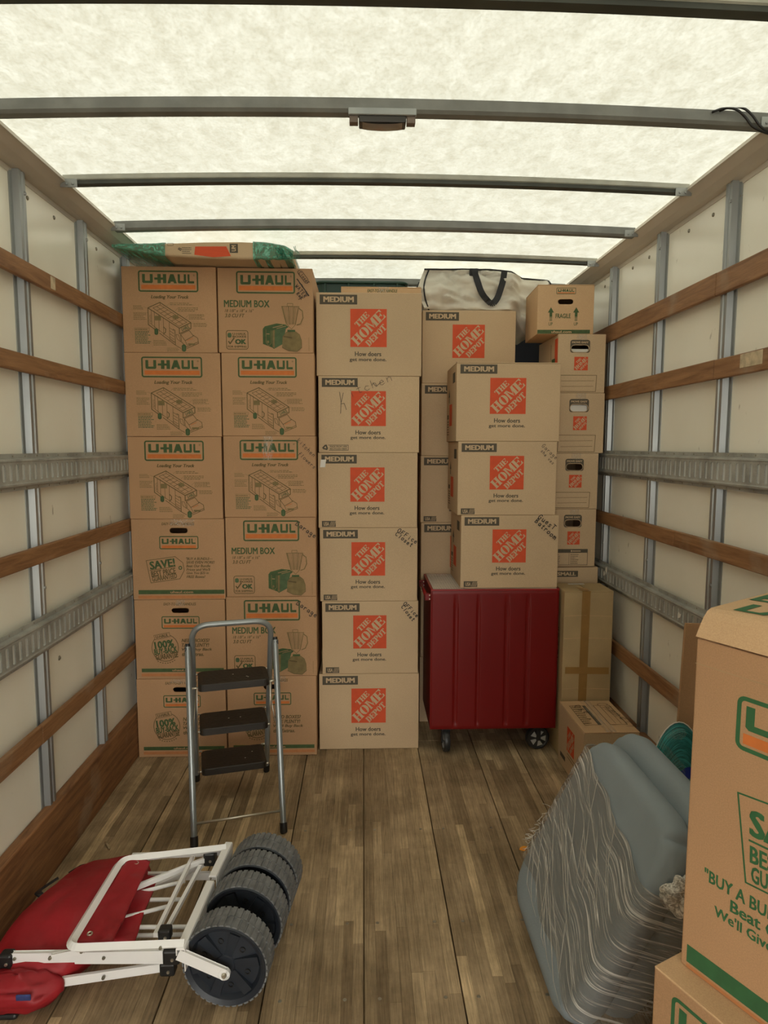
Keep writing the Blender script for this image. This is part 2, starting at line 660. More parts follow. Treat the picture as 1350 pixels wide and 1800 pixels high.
def uv_grid(bm, fn, nu, nv, closed_u=False, skew=0.0):
    """surface from fn(u, v); its (u, v) are kept as a UV map"""
    uvl = bm.loops.layers.uv.verify()
    vs = [[bm.verts.new(fn(i / nu, j / nv)) for i in range(nu if closed_u else nu + 1)] for j in range(nv + 1)]
    for j in range(nv):
        for i in range(nu):
            i2 = (i + 1) % nu if closed_u else i + 1
            f = bm.faces.new((vs[j][i], vs[j][i2], vs[j + 1][i2], vs[j + 1][i]))
            for lp, (a, c) in zip(f.loops, ((i, j), (i + 1, j), (i + 1, j + 1), (i, j + 1))):
                lp[uvl].uv = (a / nu, c / nv + skew * a / nu)

# ------------------------------------------------------------------ the setting: the cargo box of a moving truck
XL, XR = -1.190, 1.325          # wall sheeting
FL, FR_ = -1.145, 1.280         # faces of slats, tracks and kick boards
Y0, Y1 = -2.4, 6.0

fl = struct(obj('floor', box_bm((XL, Y0, -.10), (XR, Y1, -.032)), 'kraft_inside'))
edges = [XL, -.87, -.58, -.29, 0.0, .285, .58, .80, 1.09, XR]
for a, b in zip(edges, edges[1:]):
    bm = bmesh.new()
    bx(bm, (a + .0022, Y0, -.031), (b - .0022, Y1, -.0062))
    bx(bm, (a + .0022, Y0, -.006), (b - .0022, 1.40, 0.0), .0015)
    bx(bm, (a + .0022, 3.36, -.006), (b - .0022, Y1, 0.0), .0015)
    plank = obj('floor_plank', bm, 'floor_hardwood', fl)
    # the glued hardwood strips of each plank, where the load leaves the floor in view
    rgs = random.Random(int(a * 1000))
    ns = max(2, round((b - a) / .034))
    sw = (b - a - .0044) / ns
    for k in range(ns):
        ys = 1.402
        first = True
        while ys < 3.355:
            ye = ys + (rgs.uniform(.15, .7) if first else rgs.uniform(.42, .85))
            if ye > 3.15:
                ye = 3.358
            x0 = a + .0022 + k * sw
            dz = rgs.uniform(-.0004, 0)
            sb = box_bm((x0 + .00025, ys + .0003, -.006), (x0 + sw - .00025, ye - .0003, dz))
            obj('floor_strip', sb, 'strip_hardwood', plank)
            ys = ye
            first = False
bm = bmesh.new()
for x in (.045, .235, -.24, -.055, .33, .53):
    for y in (1.72, 2.02, 2.55):
        lathe(bm, [(.006, 0), (.0055, .0006), (0, .0007)], Matrix.Translation((x, y, 0)) @ Matrix.Rotation(R(90), 4, 'X'), 8)
o = obj('floor_screw', bm, 'rivet_metal', fl)
o['kind'] = 'stuff'

struct(obj('ground', box_bm((-12, -22, -.95), (12, Y0 - .05, -.90)), 'asphalt'))  # unseen asphalt outside the rear, added for the light inside

WALLS = {}
for side, xa, xb in (('left', XL - .03, XL), ('right', XR, XR + .03)):
    WALLS[side] = struct(obj('wall_' + side, box_bm((xa, Y0, -.1), (xb, Y1, 2.545)), 'wall_cream'))
struct(obj('wall_front', box_bm((XL, Y1, -.1), (XR, Y1 + .03, 2.58)), 'wall_cream'))


def stud(side, yc):
    s = 1 if side == 'left' else -1
    x0 = XL if side == 'left' else XR
    prof = [(-.042, .0), (-.042, .004), (-.026, .005), (-.021, .026), (-.007, .026), (-.004, .021), (.004, .021), (.007, .026), (.021, .026), (.026, .005), (.042, .004), (.042, 0)]
    bm = bmesh.new()
    A = [bm.verts.new((x0 + s * b, yc + a, 0.0)) for a, b in prof]
    Bq = [bm.verts.new((x0 + s * b, yc + a, 2.515)) for a, b in prof]
    for i in range(len(prof) - 1):
        bm.faces.new((A[i], A[i + 1], Bq[i + 1], Bq[i]))
    bm.faces.new(A)
    bm.faces.new(Bq)
    bmesh.ops.recalc_face_normals(bm, faces=bm.faces)
    # bolt heads near the rails
    for z in (1.06, 2.44):
        Mx = Matrix.Translation((x0 + s * .026, yc + s * .014, z)) @ Matrix.Rotation(R(-90 * s), 4, 'Z')
        lathe(bm, [(.007, 0), (.006, .004), (0, .005)], Mx, 8)
    obj('wall_stud', bm, 'galvanised', WALLS[side])


for k in range(-4, 7):
    stud('left', 2.366 + .506 * k)
for k in range(-4, 6):
    stud('right', 2.375 + .552 * k)


def slat(side, z0, z1, cuts, mat='slat_oak', thick=.019):
    xf = FL if side == 'left' else FR_
    s = -1 if side == 'left' else 1
    for a, b in zip(cuts, cuts[1:]):
        dz = random.uniform(-.0015, .0015)
        bm = box_bm((xf, a + .001, z0 + dz), (xf + s * thick, b - .001, z1 + dz), .004, 2)
        obj('wooden_slat', bm, mat, WALLS[side])


slat('left', 2.142, 2.203, (Y0, 1.05, 3.62, Y1))
slat('left', 1.824, 1.886, (Y0, .6, 3.9, Y1))
slat('left', 1.158, 1.220, (Y0, 1.9, 4.3, Y1))
slat('left', .514, .582, (Y0, 2.275, 4.6, Y1))
slat('right', 2.122, 2.205, (Y0, 2.40, 4.4, Y1))
slat('right', 1.822, 1.893, (Y0, 2.385, 4.8, Y1))
slat('right', 1.166, 1.231, (Y0, 2.63, 4.7, Y1))
slat('right', .513, .583, (Y0, 1.6, 3.9, Y1))
# bare, splintered patches of pale wood
obj('pale_wood_patch', box_bm((FR_ - .0012, 2.09, 1.842), (FR_ + .001, 2.215, 1.888), .0008), 'worn_wood', WALLS['right'])
obj('pale_wood_patch', box_bm((FL - .001, 2.50, 2.150), (FL + .0012, 2.535, 2.196), .0008), 'worn_wood', WALLS['left'])

for side, xf, s in (('left', FL, -1), ('right', FR_, 1)):
    bm = bmesh.new()
    bx(bm, (xf, Y0, .0005), (xf + s * .043, Y1, .243), .006, 2)
    # a worn bevel along the foot of the board
    struct(obj('baseboard_' + side, bm, 'board_oak'))


def track(side, z0, z1, ya, yb):
    """pressed steel lashing rail with a row of slots"""
    s = 1 if side == 'left' else -1          # out of the wall
    xw = XL + .027 if side == 'left' else XR - .027
    xf = FL + .002 if side == 'left' else FR_ - .002
    h = z1 - z0
    bm = bmesh.new()

    def strip(p, q, y_a=Y0, y_b=Y1):
        bm.faces.new([bm.verts.new(c) for c in ((p[0], y_a, p[1]), (q[0], y_a, q[1]), (q[0], y_b, q[1]), (p[0], y_b, p[1]))])
    # flanges and rolled lips
    zt, zb = z1 - .022, z0 + .022
    pr = [(xw, z1), (xw + s * .003, z1), (xw + s * .003, z1 - .016), (xf, z1 - .018), (xf + s * .002, zt - .002), (xf, zt - .007)]
    for a, b in zip(pr, pr[1:]):
        strip(a, b)
    pr = [(xw, z0), (xw + s * .003, z0), (xw + s * .003, z0 + .014), (xf, z0 + .017), (xf + s * .002, zb + .001), (xf, zb + .006)]
    for a, b in zip(pr, pr[1:]):
        strip(a, b)
    za, zc = zb + .006, zt - .007            # face band
    strip((xf, za), (xf, zc), Y0, ya)
    strip((xf, za), (xf, zc), yb, Y1)
    pitch = .0405
    n = int((yb - ya) / pitch)
    pitch = (yb - ya) / n
    sa, sb = za + .006, zc - .006
    for k in range(n):
        y = ya + k * pitch
        a, b = y + pitch * .30, y + pitch * .72
        q = [(y, za), (y + pitch, za), (y + pitch, zc), (y, zc)]
        c = .004
        hole = [(a, sa + c), (a + c, sa), (b - c, sa), (b, sa + c), (b, sb - c), (b - c, sb), (a + c, sb), (a, sb - c)]
        Q = [bm.verts.new((xf, *p)) for p in q]
        Hh = [bm.verts.new((xf, *p)) for p in hole]
        D = [bm.verts.new((xf - s * (.020 if i in (0, 1, 6, 7) else .003), *p)) for i, p in enumerate(hole)]
        bm.faces.new((Q[0], Q[1], Hh[2], Hh[1]))
        bm.faces.new((Q[1], Q[2], Hh[5], Hh[4], Hh[3], Hh[2]))
        bm.faces.new((Q[2], Q[3], Hh[6], Hh[5]))
        bm.faces.new((Q[3], Q[0], Hh[1], Hh[0], Hh[7], Hh[6]))
        for i in range(8):
            bm.faces.new((Hh[i], Hh[(i + 1) % 8], D[(i + 1) % 8], D[i]))
        bm.faces.new(D).material_index = 1
    bmesh.ops.recalc_face_normals(bm, faces=bm.faces)
    t = obj('lashing_rail', bm, ['track_steel', 'rail_tongue'], WALLS[side])
    bm = bmesh.new()
    for k in range(int((yb - ya) / .081)):
        for zz in (z1 - .008, z0 + .007):
            Mx = Matrix.Translation((xw + s * .003, ya + .03 + k * .081, zz)) @ Matrix.Rotation(R(-90 * s), 4, 'Z')
            lathe(bm, [(.0038, 0), (.003, .0015), (0, .002)], Mx, 6)
    r = obj('rail_rivet', bm, 'rivet_metal', t)
    r['kind'] = 'stuff'


track('left', 1.425, 1.549, 1.2, 4.0)
track('left', .828, .963, 1.2, 4.0)
track('right', 1.424, 1.556, 1.2, 4.2)
track('right', .840, .960, 1.2, 4.2)
# torn scraps of white sticker on the right rail
for y, z, a, hgt in ((2.545, .895, .3, .034), (3.34, .925, -.2, .05), (3.37, .905, .4, .035)):
    bm = bmesh.new()
    pts = [(-.012, 0), (.004, -.4), (.012, .1), (.006, .5), (-.004, .35), (-.014, .55)]
    f = bm.faces.new([bm.verts.new((0, p, q * hgt)) for p, q in pts])
    solid(bm, .0006)
    obj('torn_sticker', bm, 'paper_white', WALLS['right'], loc=(FR_ - .004, y, z), rot=(a, 0, 0))

# rivets along the top of both walls
for side, x, s in (('left', XL, 1), ('right', XR, -1)):
    bm = bmesh.new()
    for k in range(34):
        Mx = Matrix.Translation((x, .05 + .2 * k if side == 'left' else .12 + .185 * k, 2.45)) @ Matrix.Rotation(R(-90 * s), 4, 'Z')
        lathe(bm, [(.008, 0), (.007, .003), (.003, .005), (0, .0055)], Mx, 10)
    for yy, zz in ((2.52, .75), (2.93, .80), (3.12, .90)):
        Mx = Matrix.Translation((x, yy, zz)) @ Matrix.Rotation(R(-90 * s), 4, 'Z')
        lathe(bm, [(.010, 0), (.008, .003), (.003, .006), (0, .0065)], Mx, 10)
    o = obj('wall_rivet', bm, 'rivet_metal', WALLS[side])
    o['kind'] = 'stuff'

# sloping metal coves where walls meet roof
for i, (x0, x1, s) in enumerate(((XL, -1.095, 1), (XR, 1.228, -1))):
    bm = bmesh.new()
    prof = [(x0, 2.490), (x0 + s * .003, 2.490), (x0 + s * .006, 2.506), (x0 + s * .030, 2.509), (x0 + s * .062, 2.522), (x1 - s * .008, 2.541), (x1, 2.543), (x1 - s * .002, 2.556), (x0, 2.558)]
    extrude_profile(bm, prof, Y0, Y1)
    struct(obj('trim_%d' % (i + 1), bm, 'cove_metal'))

# translucent arched roof
XC = (XL + XR) / 2


def roof_z(x):
    t = (x - XC) / ((XR - XL) / 2)
    return 2.562 + .026 * (1 - t * t)


bm = bmesh.new()
NX = 24
A, Bq = [], []
for k in range(NX + 1):
    x = XL + (XR - XL) * k / NX
    A.append(bm.verts.new((x, Y0, roof_z(x))))
    Bq.append(bm.verts.new((x, Y1, roof_z(x))))
for k in range(NX):
    bm.faces.new((A[k], Bq[k], Bq[k + 1], A[k + 1]))
CEIL = struct(obj('ceiling', bm, 'roof_fibreglass', smooth=True))


def bow(yc, kind):
    bm = bmesh.new()
    N = 20
    if kind == 'grey':
        prof = [(-.020, .0), (-.020, -.030), (-.012, -.038), (.018, -.038), (.022, -.030), (.022, 0)]
        mats = ['bow_grey'] * 6
    else:
        prof = [(-.030, .0), (-.022, -.013), (-.016, -.015), (-.016, -.028), (.016, -.028), (.016, -.013), (.030, 0)]
        mats = ['bow_galv', 'bow_galv', 'bow_dark', 'bow_dark', 'bow_dark', 'bow_dark', 'bow_dark']
    names = []
    for m in mats:
        if m not in names:
            names.append(m)
    rings = []
    xa, xb = XL + .088, XR - .09
    for k in range(N + 1):
        x = xa + (xb - xa) * k / N
        z = roof_z(x) - .001
        rings.append([bm.verts.new((x, yc + a, z + b)) for a, b in prof])
    for P, Q in zip(rings, rings[1:]):
        for i in range(len(prof) - 1):
            f = bm.faces.new((P[i], P[i + 1], Q[i + 1], Q[i]))
            f.material_index = names.index(mats[i])
    bm.faces.new(rings[0])
    bm.faces.new(rings[-1][::-1])
    bmesh.ops.recalc_face_normals(bm, faces=bm.faces)
    b_ = obj('roof_bow', bm, names, CEIL)
    for x, s in ((xa, 1), (xb, -1)):
        bm = bmesh.new()
        bx(bm, (min(x - s * .012, x + s * .05), yc - .024, roof_z(x) - .042), (max(x - s * .012, x + s * .05), yc - .0205, roof_z(x) - .012), .001)
        for q in (.012, .034):
            lathe(bm, [(.005, 0), (.004, .003), (0, .004)], Matrix.Translation((x + s * q, yc - .024, roof_z(x) - .030)) @ Matrix.Rotation(R(180), 4, 'Z'), 8)
        obj('bow_bracket', bm, 'galvanised', b_)


for yc, kind in ((-.5, 'galv'), (.02, 'grey'), (.52, 'galv'), (1.03, 'grey'), (1.556, 'galv'), (2.032, 'grey'), (2.567, 'galv'), (3.052, 'grey'), (3.545, 'galv'), (4.08, 'grey'), (4.6, 'galv'), (5.1, 'grey'), (5.6, 'galv')):
    bow(yc, kind)

# unseen open roll-up door, added under the roof to shade the foreground
rd = bpy.data.objects.new('door_1', None)
COL.objects.link(rd)
struct(rd)
for k in range(5):
    ya = -2.36 + .54 * k
    obj('door_panel', box_bm((XL + .10, ya, 2.395), (XR - .10, ya + .532, 2.42), .004), 'wagon_white', rd)
for x in (XL + .09, XR - .09):
    obj('door_track', box_bm((x - .012, -2.38, 2.39), (x + .012, .42, 2.43), .002), 'galvanised', rd)

# roof lamp, switched off, on the third bow in view
lt = thing('ceiling_light', 'grey rectangular dome light, unlit, bracketed under the middle of a roof bow', 'light', (.056, 2.004, 2.510))
obj('mounting_plate', box_bm((-.098, -.010, .022), (.100, .004, .042), .002), 'galvanised', lt)
obj('bracket', box_bm((-.095, -.004, .003), (-.070, .02, .023), .001), 'bracket_brown', lt)
obj('bracket', box_bm((.072, -.004, .003), (.097, .02, .023), .001), 'bracket_brown', lt)
obj('bezel', box_bm((-.068, -.008, .003), (.070, .040, .022), .004, 2), 'lens_bezel', lt)
bm = bmesh.new()


def lensf(u, v):
    x = -.060 + .122 * u
    y = -.006 + .044 * v
    return Vector((x, y, .004 - .010 * math.sin(math.pi * u) ** .7 * (.55 + .45 * math.sin(math.pi * v) ** .6)))


uv_grid(bm, lensf, 16, 8)
obj('lens', bm, 'lens_grey', lt, smooth=True)

cb = thing('cable', 'pair of thin black cables looping over the right end of a roof bow', 'cable', (1.1, 2.007, 2.548))
for dz, dx in ((0, 0), (-.004, -.022)):
    bm = bmesh.new()
    p = [(-.045 + dx, .0, .018 + dz), (-.015 + dx, -.008, .027 + dz), (.02 + dx, -.012, .024 + dz), (.05 + dx, -.012, .002 + dz), (.072 + dx, -.012, -.028 + dz), (.10, -.010, -.045 + dz), (.16, -.002, -.052)]
    tube(bm, arc_path(p, .03, 4), .0035, 6)
    obj('cable_strand', bm, 'cable_black', cb, smooth=True)

# ------------------------------------------------------------------ flat print: drawn in face units, shared by alike boxes
def glyphs(text, bold=0.0, shear=0.0, _c={}):  # bold: the line is overprinted a little to each side
    """outline of a line of text as polygons in its own bounding box (0..1)"""
    key = (text, bold, shear)
    if key in _c:
        return _c[key]
    cu = bpy.data.curves.new('lettering', 'FONT')
    cu.body = text
    cu.size = 1
    cu.resolution_u = 2
    cu.shear = shear
    o = bpy.data.objects.new('lettering', cu)
    COL.objects.link(o)
    dg = bpy.context.evaluated_depsgraph_get()
    dg.update()
    me = bpy.data.meshes.new_from_object(o.evaluated_get(dg))
    vs = [(v.co.x, v.co.y) for v in me.vertices]
    fs = [tuple(p.vertices) for p in me.polygons]
    bpy.data.objects.remove(o)
    bpy.data.curves.remove(cu)
    bpy.data.meshes.remove(me)
    if bold:
        base, bf = vs, fs
        vs, fs = [], []
        for dx, dy in ((-1, -.5), (-1, .5), (0, -.5), (0, .5), (1, -.5), (1, .5)):
            k = len(vs)
            vs = vs + [(x + dx * bold * 1.35, y + dy * bold * 1.35) for x, y in base]
            fs = fs + [tuple(i + k for i in f) for f in bf]
    x0, x1 = min(v[0] for v in vs), max(v[0] for v in vs)
    y0, y1 = min(v[1] for v in vs), max(v[1] for v in vs)
    vs = [((x - x0) / (x1 - x0), (y - y0) / (y1 - y0)) for x, y in vs]
    _c[key] = (vs, fs)
    return _c[key]


def rr(x0, y0, x1, y1, r, n=4):
    out = []
    for cx, cy, a0 in ((x1 - r, y1 - r, 0), (x0 + r, y1 - r, 90), (x0 + r, y0 + r, 180), (x1 - r, y0 + r, 270)):
        for k in range(n + 1):
            a = R(a0 + 90 * k / n)
            out.append((cx + r * math.cos(a), cy + r * math.sin(a)))
    return out


UHAUL = {'U': [[(0, 1), (.27, 1), (.27, .26), (.73, .26), (.73, 1), (1, 1), (1, .12), (.90, 0), (.10, 0), (0, .12)]],
         'A': [[(0, 0), (.30, 0), (.36, .18), (.64, .18), (.70, 0), (1, 0), (.68, 1), (.32, 1)]],
         'L': [[(0, 1), (.30, 1), (.30, .25), (1, .25), (1, .0), (.10, 0), (0, .12)]]}
STENCIL = {
    'T': [[(0, 1), (1, 1), (1, .70), (.92, .70), (.80, .90), (.66, .90), (.66, .10), (.78, .07), (.78, 0), (.22, 0), (.22, .07), (.34, .10), (.34, .90), (.20, .90), (.08, .70), (0, .70)]],
    'H': [[(0, 1), (.46, 1), (.46, .93), (.37, .91), (.37, .09), (.46, .07), (.46, 0), (0, 0), (0, .07), (.08, .09), (.08, .91), (0, .93)],
          [(.54, 1), (1, 1), (1, .93), (.92, .91), (.92, .09), (1, .07), (1, 0), (.54, 0), (.54, .07), (.63, .09), (.63, .91), (.54, .93)],
          [(.40, .55), (.60, .55), (.60, .45), (.40, .45)]],
    'E': [[(0, 1), (.42, 1), (.42, .0), (0, 0), (0, .07), (.08, .09), (.08, .91), (0, .93)],
          [(.46, 1), (1, 1), (1, .68), (.92, .68), (.80, .90), (.46, .92)],
          [(.46, 0), (1, 0), (1, .32), (.92, .32), (.80, .10), (.46, .08)],
          [(.46, .55), (.66, .55), (.74, .68), (.80, .68), (.80, .32), (.74, .32), (.66, .45), (.46, .45)]],
    'M': [[(0, 1), (.26, 1), (.26, .93), (.22, .91), (.22, .09), (.26, .07), (.26, 0), (0, 0), (0, .07), (.05, .09), (.05, .91), (0, .93)],
          [(.30, 1), (.52, .35), (.52, .0), (.26, .75), (.26, 1)],
          [(.56, .35), (.74, 1), (1, 1), (1, .93), (.95, .91), (.95, .09), (1, .07), (1, 0), (.62, 0), (.62, .07), (.68, .09), (.68, .60), (.56, .15)]],
    'P': [[(0, 1), (.42, 1), (.42, .09), (.52, .07), (.52, 0), (0, 0), (0, .07), (.08, .09), (.08, .91), (0, .93)],
          [(.47, 1), (.75, .97), (.95, .85), (1, .72), (.95, .58), (.75, .46), (.47, .42), (.47, .50), (.58, .54), (.64, .72), (.58, .88), (.47, .92)]],
    'D': [[(0, 1), (.40, 1), (.40, .0), (0, 0), (0, .07), (.08, .09), (.08, .91), (0, .93)],
          [(.45, 1), (.72, .95), (.92, .78), (1, .5), (.92, .22), (.72, .05), (.45, 0), (.45, .08), (.58, .14), (.66, .5), (.58, .86), (.45, .92)]],
    'O': [[(.46, 1), (.24, .95), (.06, .76), (0, .5), (.06, .24), (.24, .05), (.46, 0), (.46, .08), (.37, .18), (.33, .5), (.37, .82), (.46, .92)],
          [(.54, 1), (.76, .95), (.94, .76), (1, .5), (.94, .24), (.76, .05), (.54, 0), (.54, .08), (.63, .18), (.67, .5), (.63, .82), (.54, .92)]]}

PEN = {  # single-stroke hand lettering
    'G': [[(.9, .85), (.6, 1), (.2, .85), (0, .45), (.15, .08), (.55, 0), (.85, .2), (.85, .45), (.5, .45)]],
    'C': [[(.9, .85), (.6, 1), (.2, .85), (0, .45), (.2, .08), (.6, 0), (.9, .15)]],
    'O': [[(.5, 1), (.1, .8), (0, .4), (.3, 0), (.7, .05), (1, .5), (.8, .95), (.5, 1)]],
    'F': [[(.9, 1), (.1, .95), (0, 0)], [(.05, .5), (.7, .55)]],
    'K': [[(.1, 1), (.05, -.6)], [(.9, .9), (.1, .35), (.95, -.1)]],
    'B': [[(.1, 0), (.1, 1), (.7, .9), (.6, .6), (.1, .5), (.85, .35), (.7, .05), (.1, 0)]],
    'S': [[(.9, .9), (.4, 1), (.1, .75), (.8, .35), (.6, .02), (.05, .1)]],
    'W': [[(0, 1), (.25, 0), (.5, .7), (.75, 0), (1, 1)]],
    'R': [[(.1, 0), (.1, 1), (.8, .9), (.7, .55), (.1, .5), (.9, 0)]],
    'E': [[(.9, 1), (.1, 1), (.1, 0), (.9, 0)], [(.1, .5), (.7, .5)]],
    'T': [[(0, 1), (1, .95)], [(.5, .97), (.45, 0)]],
    'A': [[(0, 0), (.45, 1), (.9, 0)], [(.2, .4), (.75, .4)]],
    'a': [[(.8, .5), (.3, .6), (.05, .25), (.35, 0), (.75, .3), (.8, .55), (.85, .02)]],
    'r': [[(.15, .6), (.2, 0)], [(.2, .35), (.5, .6), (.85, .55)]],
    'g': [[(.8, .5), (.3, .6), (.05, .3), (.4, .05), (.8, .4), (.75, -.35), (.3, -.45), (.1, -.25)]],
    'e': [[(.1, .3), (.8, .35), (.6, .62), (.2, .5), (.1, .15), (.45, 0), (.85, .12)]],
    'f': [[(.9, .9), (.5, 1), (.4, .6), (.4, -.1)], [(.1, .5), (.8, .52)]],
    'i': [[(.5, .55), (.5, 0)], [(.5, .8), (.55, .84)]],
    'c': [[(.85, .5), (.4, .6), (.1, .3), (.4, 0), (.85, .1)]],
    'l': [[(.5, 1), (.45, 0)]],
    'o': [[(.5, .6), (.1, .45), (.1, .1), (.5, 0), (.9, .25), (.8, .52), (.5, .6)]],
    's': [[(.85, .55), (.4, .6), (.2, .42), (.75, .2), (.55, 0), (.1, .06)]],
    't': [[(.5, .95), (.45, .05), (.8, .02)], [(.15, .62), (.85, .66)]],
    'h': [[(.15, 1), (.1, 0)], [(.12, .35), (.45, .6), (.75, .45), (.8, 0)]],
    'n': [[(.15, .6), (.12, 0)], [(.13, .35), (.5, .6), (.78, .45), (.8, 0)]],
    'm': [[(.05, .6), (.05, 0)], [(.05, .4), (.3, .6), (.45, .4), (.45, 0)], [(.45, .4), (.7, .6), (.9, .4), (.95, 0)]],
    'u': [[(.1, .6), (.12, .15), (.4, 0), (.75, .2), (.78, .6), (.85, 0)]],
    'v': [[(.05, .6), (.4, 0), (.85, .6)]],
    'w': [[(0, .6), (.25, 0), (.5, .45), (.75, 0), (1, .6)]],
    'k': [[(.1, 1), (.1, 0)], [(.8, .6), (.12, .25), (.85, 0)]],
    'y': [[(.1, .6), (.4, .1)], [(.85, .6), (.3, -.45)]],
    'b': [[(.1, 1), (.1, 0), (.6, .05), (.8, .3), (.5, .58), (.12, .35)]],
    'd': [[(.75, .45), (.3, .6), (.05, .25), (.4, 0), (.75, .3)], [(.8, 1), (.8, 0)]],
}


class Art:
    """a printed face; coordinates are the pixels of a sketch of that face, y downward"""

    def __init__(s, x0, y0, x1, y1):
        s.b = (x0, y0, x1, y1)
        s.parts = {}
        s.layer = 0

    def nx(s, p):
        x0, y0, x1, y1 = s.b
        return ((p[0] - x0) / (x1 - x0), (y1 - p[1]) / (y1 - y0))

    def poly(s, part, mat, pts, layer=None):
        s.parts.setdefault(part, []).append((mat, [s.nx(p) for p in pts], None, s.layer if layer is None else layer, 0))

    def mesh(s, part, mat, vs, fs, stamp=0):
        s.parts.setdefault(part, []).append((mat, [s.nx(p) for p in vs], fs, s.layer, stamp))

    def rect(s, part, mat, x0, y0, x1, y1):
        s.poly(part, mat, [(x0, y1), (x1, y1), (x1, y0), (x0, y0)])

    def round(s, part, mat, x0, y0, x1, y1, r):
        s.poly(part, mat, rr(x0, y0, x1, y1, r)[::-1])

    def ring(s, part, mat, x0, y0, x1, y1, r, t):
        a = rr(x0, y0, x1, y1, r, 5)
        b = rr(x0 + t, y0 + t, x1 - t, y1 - t, max(r - t, r * .2), 5)
        n = len(a)
        s.mesh(part, mat, a + b, [(i, i + n, (i + 1) % n + n, (i + 1) % n) for i in range(n)], n)

    def line(s, part, mat, pts, t, closed=False):
        pts = [Vector((p[0], p[1])) for p in pts]
        m = len(pts)
        vs, fs = [], []
        for i in range(m if closed else m - 1):
            a, b = pts[i], pts[(i + 1) % m]
            if (b - a).length < 1e-6:
                continue
            d = (b - a).normalized()
            nrm = Vector((-d.y, d.x)) * t / 2
            e = d * t * .35
            k = len(vs)
            vs += [tuple(a - e + nrm), tuple(b + e + nrm), tuple(b + e - nrm), tuple(a - e - nrm)]
            fs.append((k, k + 1, k + 2, k + 3))
        s.mesh(part, mat, vs, fs)

    def text(s, part, mat, txt, x0, y0, x1, y1, bold=0.0, shear=0.0, ang=0.0):
        """fill the box x0..x1, y0..y1 with the line of text, turned about the box centre"""
        vs, fs = glyphs(txt, bold, shear)
        cx, cy, W, Hh = (x0 + x1) / 2, (y0 + y1) / 2, x1 - x0, y1 - y0
        c, q = math.cos(R(ang)), math.sin(R(ang))
        out = []
        for u, v in vs:
            a, b = (u - .5) * W, (.5 - v) * Hh
            out.append((cx + a * c + b * q, cy - a * q + b * c))
        s.mesh(part, mat, out, fs, len(fs) // 6 if bold else len(fs))

    def uhaul(s, part, mat, x0, y0, x1, y1):
        W, Hh = x1 - x0, y1 - y0

        def put(polys, a, b):
            for p in polys:
                s.poly(part, mat, [(x0 + (a + u * (b - a)) * W, y1 - v * Hh) for u, v in p])
        put(UHAUL['U'], 0, .205)
        put([[(0, .38), (1, .38), (1, .62), (0, .62)]], .235, .44)
        put([[(0, 0), (1, 0), (1, 1), (0, 1)]], .295, .36)
        put([[(0, 0), (1, 0), (1, 1), (0, 1)]], .40, .465)
        put(UHAUL['A'], .485, .665)
        put(UHAUL['U'], .685, .845)
        put(UHAUL['L'], .875, 1.0)

    def uh_logo(s, fx0, fy0, fx1, fy1, lx0, ly0, lx1, ly1, sx0, sy0, sx1, sy1, t=20, r=34):
        s.layer = 0
        s.ring('printed_logo', 'ink_green', fx0, fy0, fx1, fy1, r, t)
        s.uhaul('printed_logo', 'ink_green', lx0, ly0, lx1, ly1)
        s.rect('printed_logo', 'ink_orange', sx0, sy0, sx1, sy1)
        s.text('printed_logo', 'ink_green', '®', lx1 - (lx1 - lx0) * .02, ly0, lx1 + (lx1 - lx0) * .015, ly0 + (ly1 - ly0) * .2)

    def hd(s, x0, y0, x1, y1, part='printed_logo', paper='kraft_tan'):
        s.layer = 0
        s.rect(part, 'ink_hd_orange', x0, y0, x1, y1)
        cx, cy, S = (x0 + x1) / 2, (y0 + y1) / 2, x1 - x0
        Sy = y1 - y0
        s.layer = 1
        for word, s0, s1, t0, t1, gap in (('THE', -.20, .25, .205, .36, .03), ('HOME', -.552, .548, -.128, .142, .03), ('DEPOT', -.335, .362, -.365, -.195, .02)):
            n = len(word)
            wts = [1.25 if ch == 'M' else 1.0 for ch in word]
            tot = sum(wts) + gap * (n - 1)
            pos = 0
            for ch, wt in zip(word, wts):
                a = s0 + (s1 - s0) * pos / tot
                b = s0 + (s1 - s0) * (pos + wt) / tot
                pos += wt + gap
                for p in STENCIL[ch]:
                    pts = []
                    for u, v in p:
                        ss, tt = a + (b - a) * u, t0 + (t1 - t0) * v
                        X, Yq = (ss - tt) * .7071, (ss + tt) * .7071
                        X = max(-.5, min(.5, X))
                        Yq = max(-.5, min(.5, Yq))
                        pts.append((cx + X * S, cy - Yq * Sy))
                    s.poly(part, paper, pts)
        s.layer = 0

    def micro(s, x0, y0, x1, y1, rows, mat='ink_olive', seed=1, t=.5, part='printed_small_print', ragged=.25):
        """lines of print too small to read, as broken rules"""
        rg = random.Random(seed)
        rh = (y1 - y0) / rows
        for k in range(rows):
            xe = x1 - (x1 - x0) * rg.random() * ragged
            x = x0
            while x < xe:
                wd = (x1 - x0) * rg.uniform(.05, .16)
                s.rect(part, mat, x, y0 + rh * k + rh * (.5 - t / 2), min(x + wd, xe), y0 + rh * k + rh * (.5 + t / 2))
                x += wd + (x1 - x0) * .025

    def pen(s, txt, x, y, h, ang, t, mat='ink_black', wd=.62, part='marker_writing'):
        c, q = math.cos(R(ang)), math.sin(R(ang))
        rg = random.Random(txt)
        pos = 0.0
        for ch in txt:
            if ch == ' ':
                pos += .6
                continue
            dy = rg.uniform(-.06, .06)
            for st in PEN.get(ch, []):
                pts = [(x + (pos + u * wd) * h * c - (v + dy) * h * q, y - ((pos + u * wd) * h * q + (v + dy) * h * c)) for u, v in st]
                s.line(part, mat, pts, t)
            pos += wd + (.30 if ch.isupper() else .22)

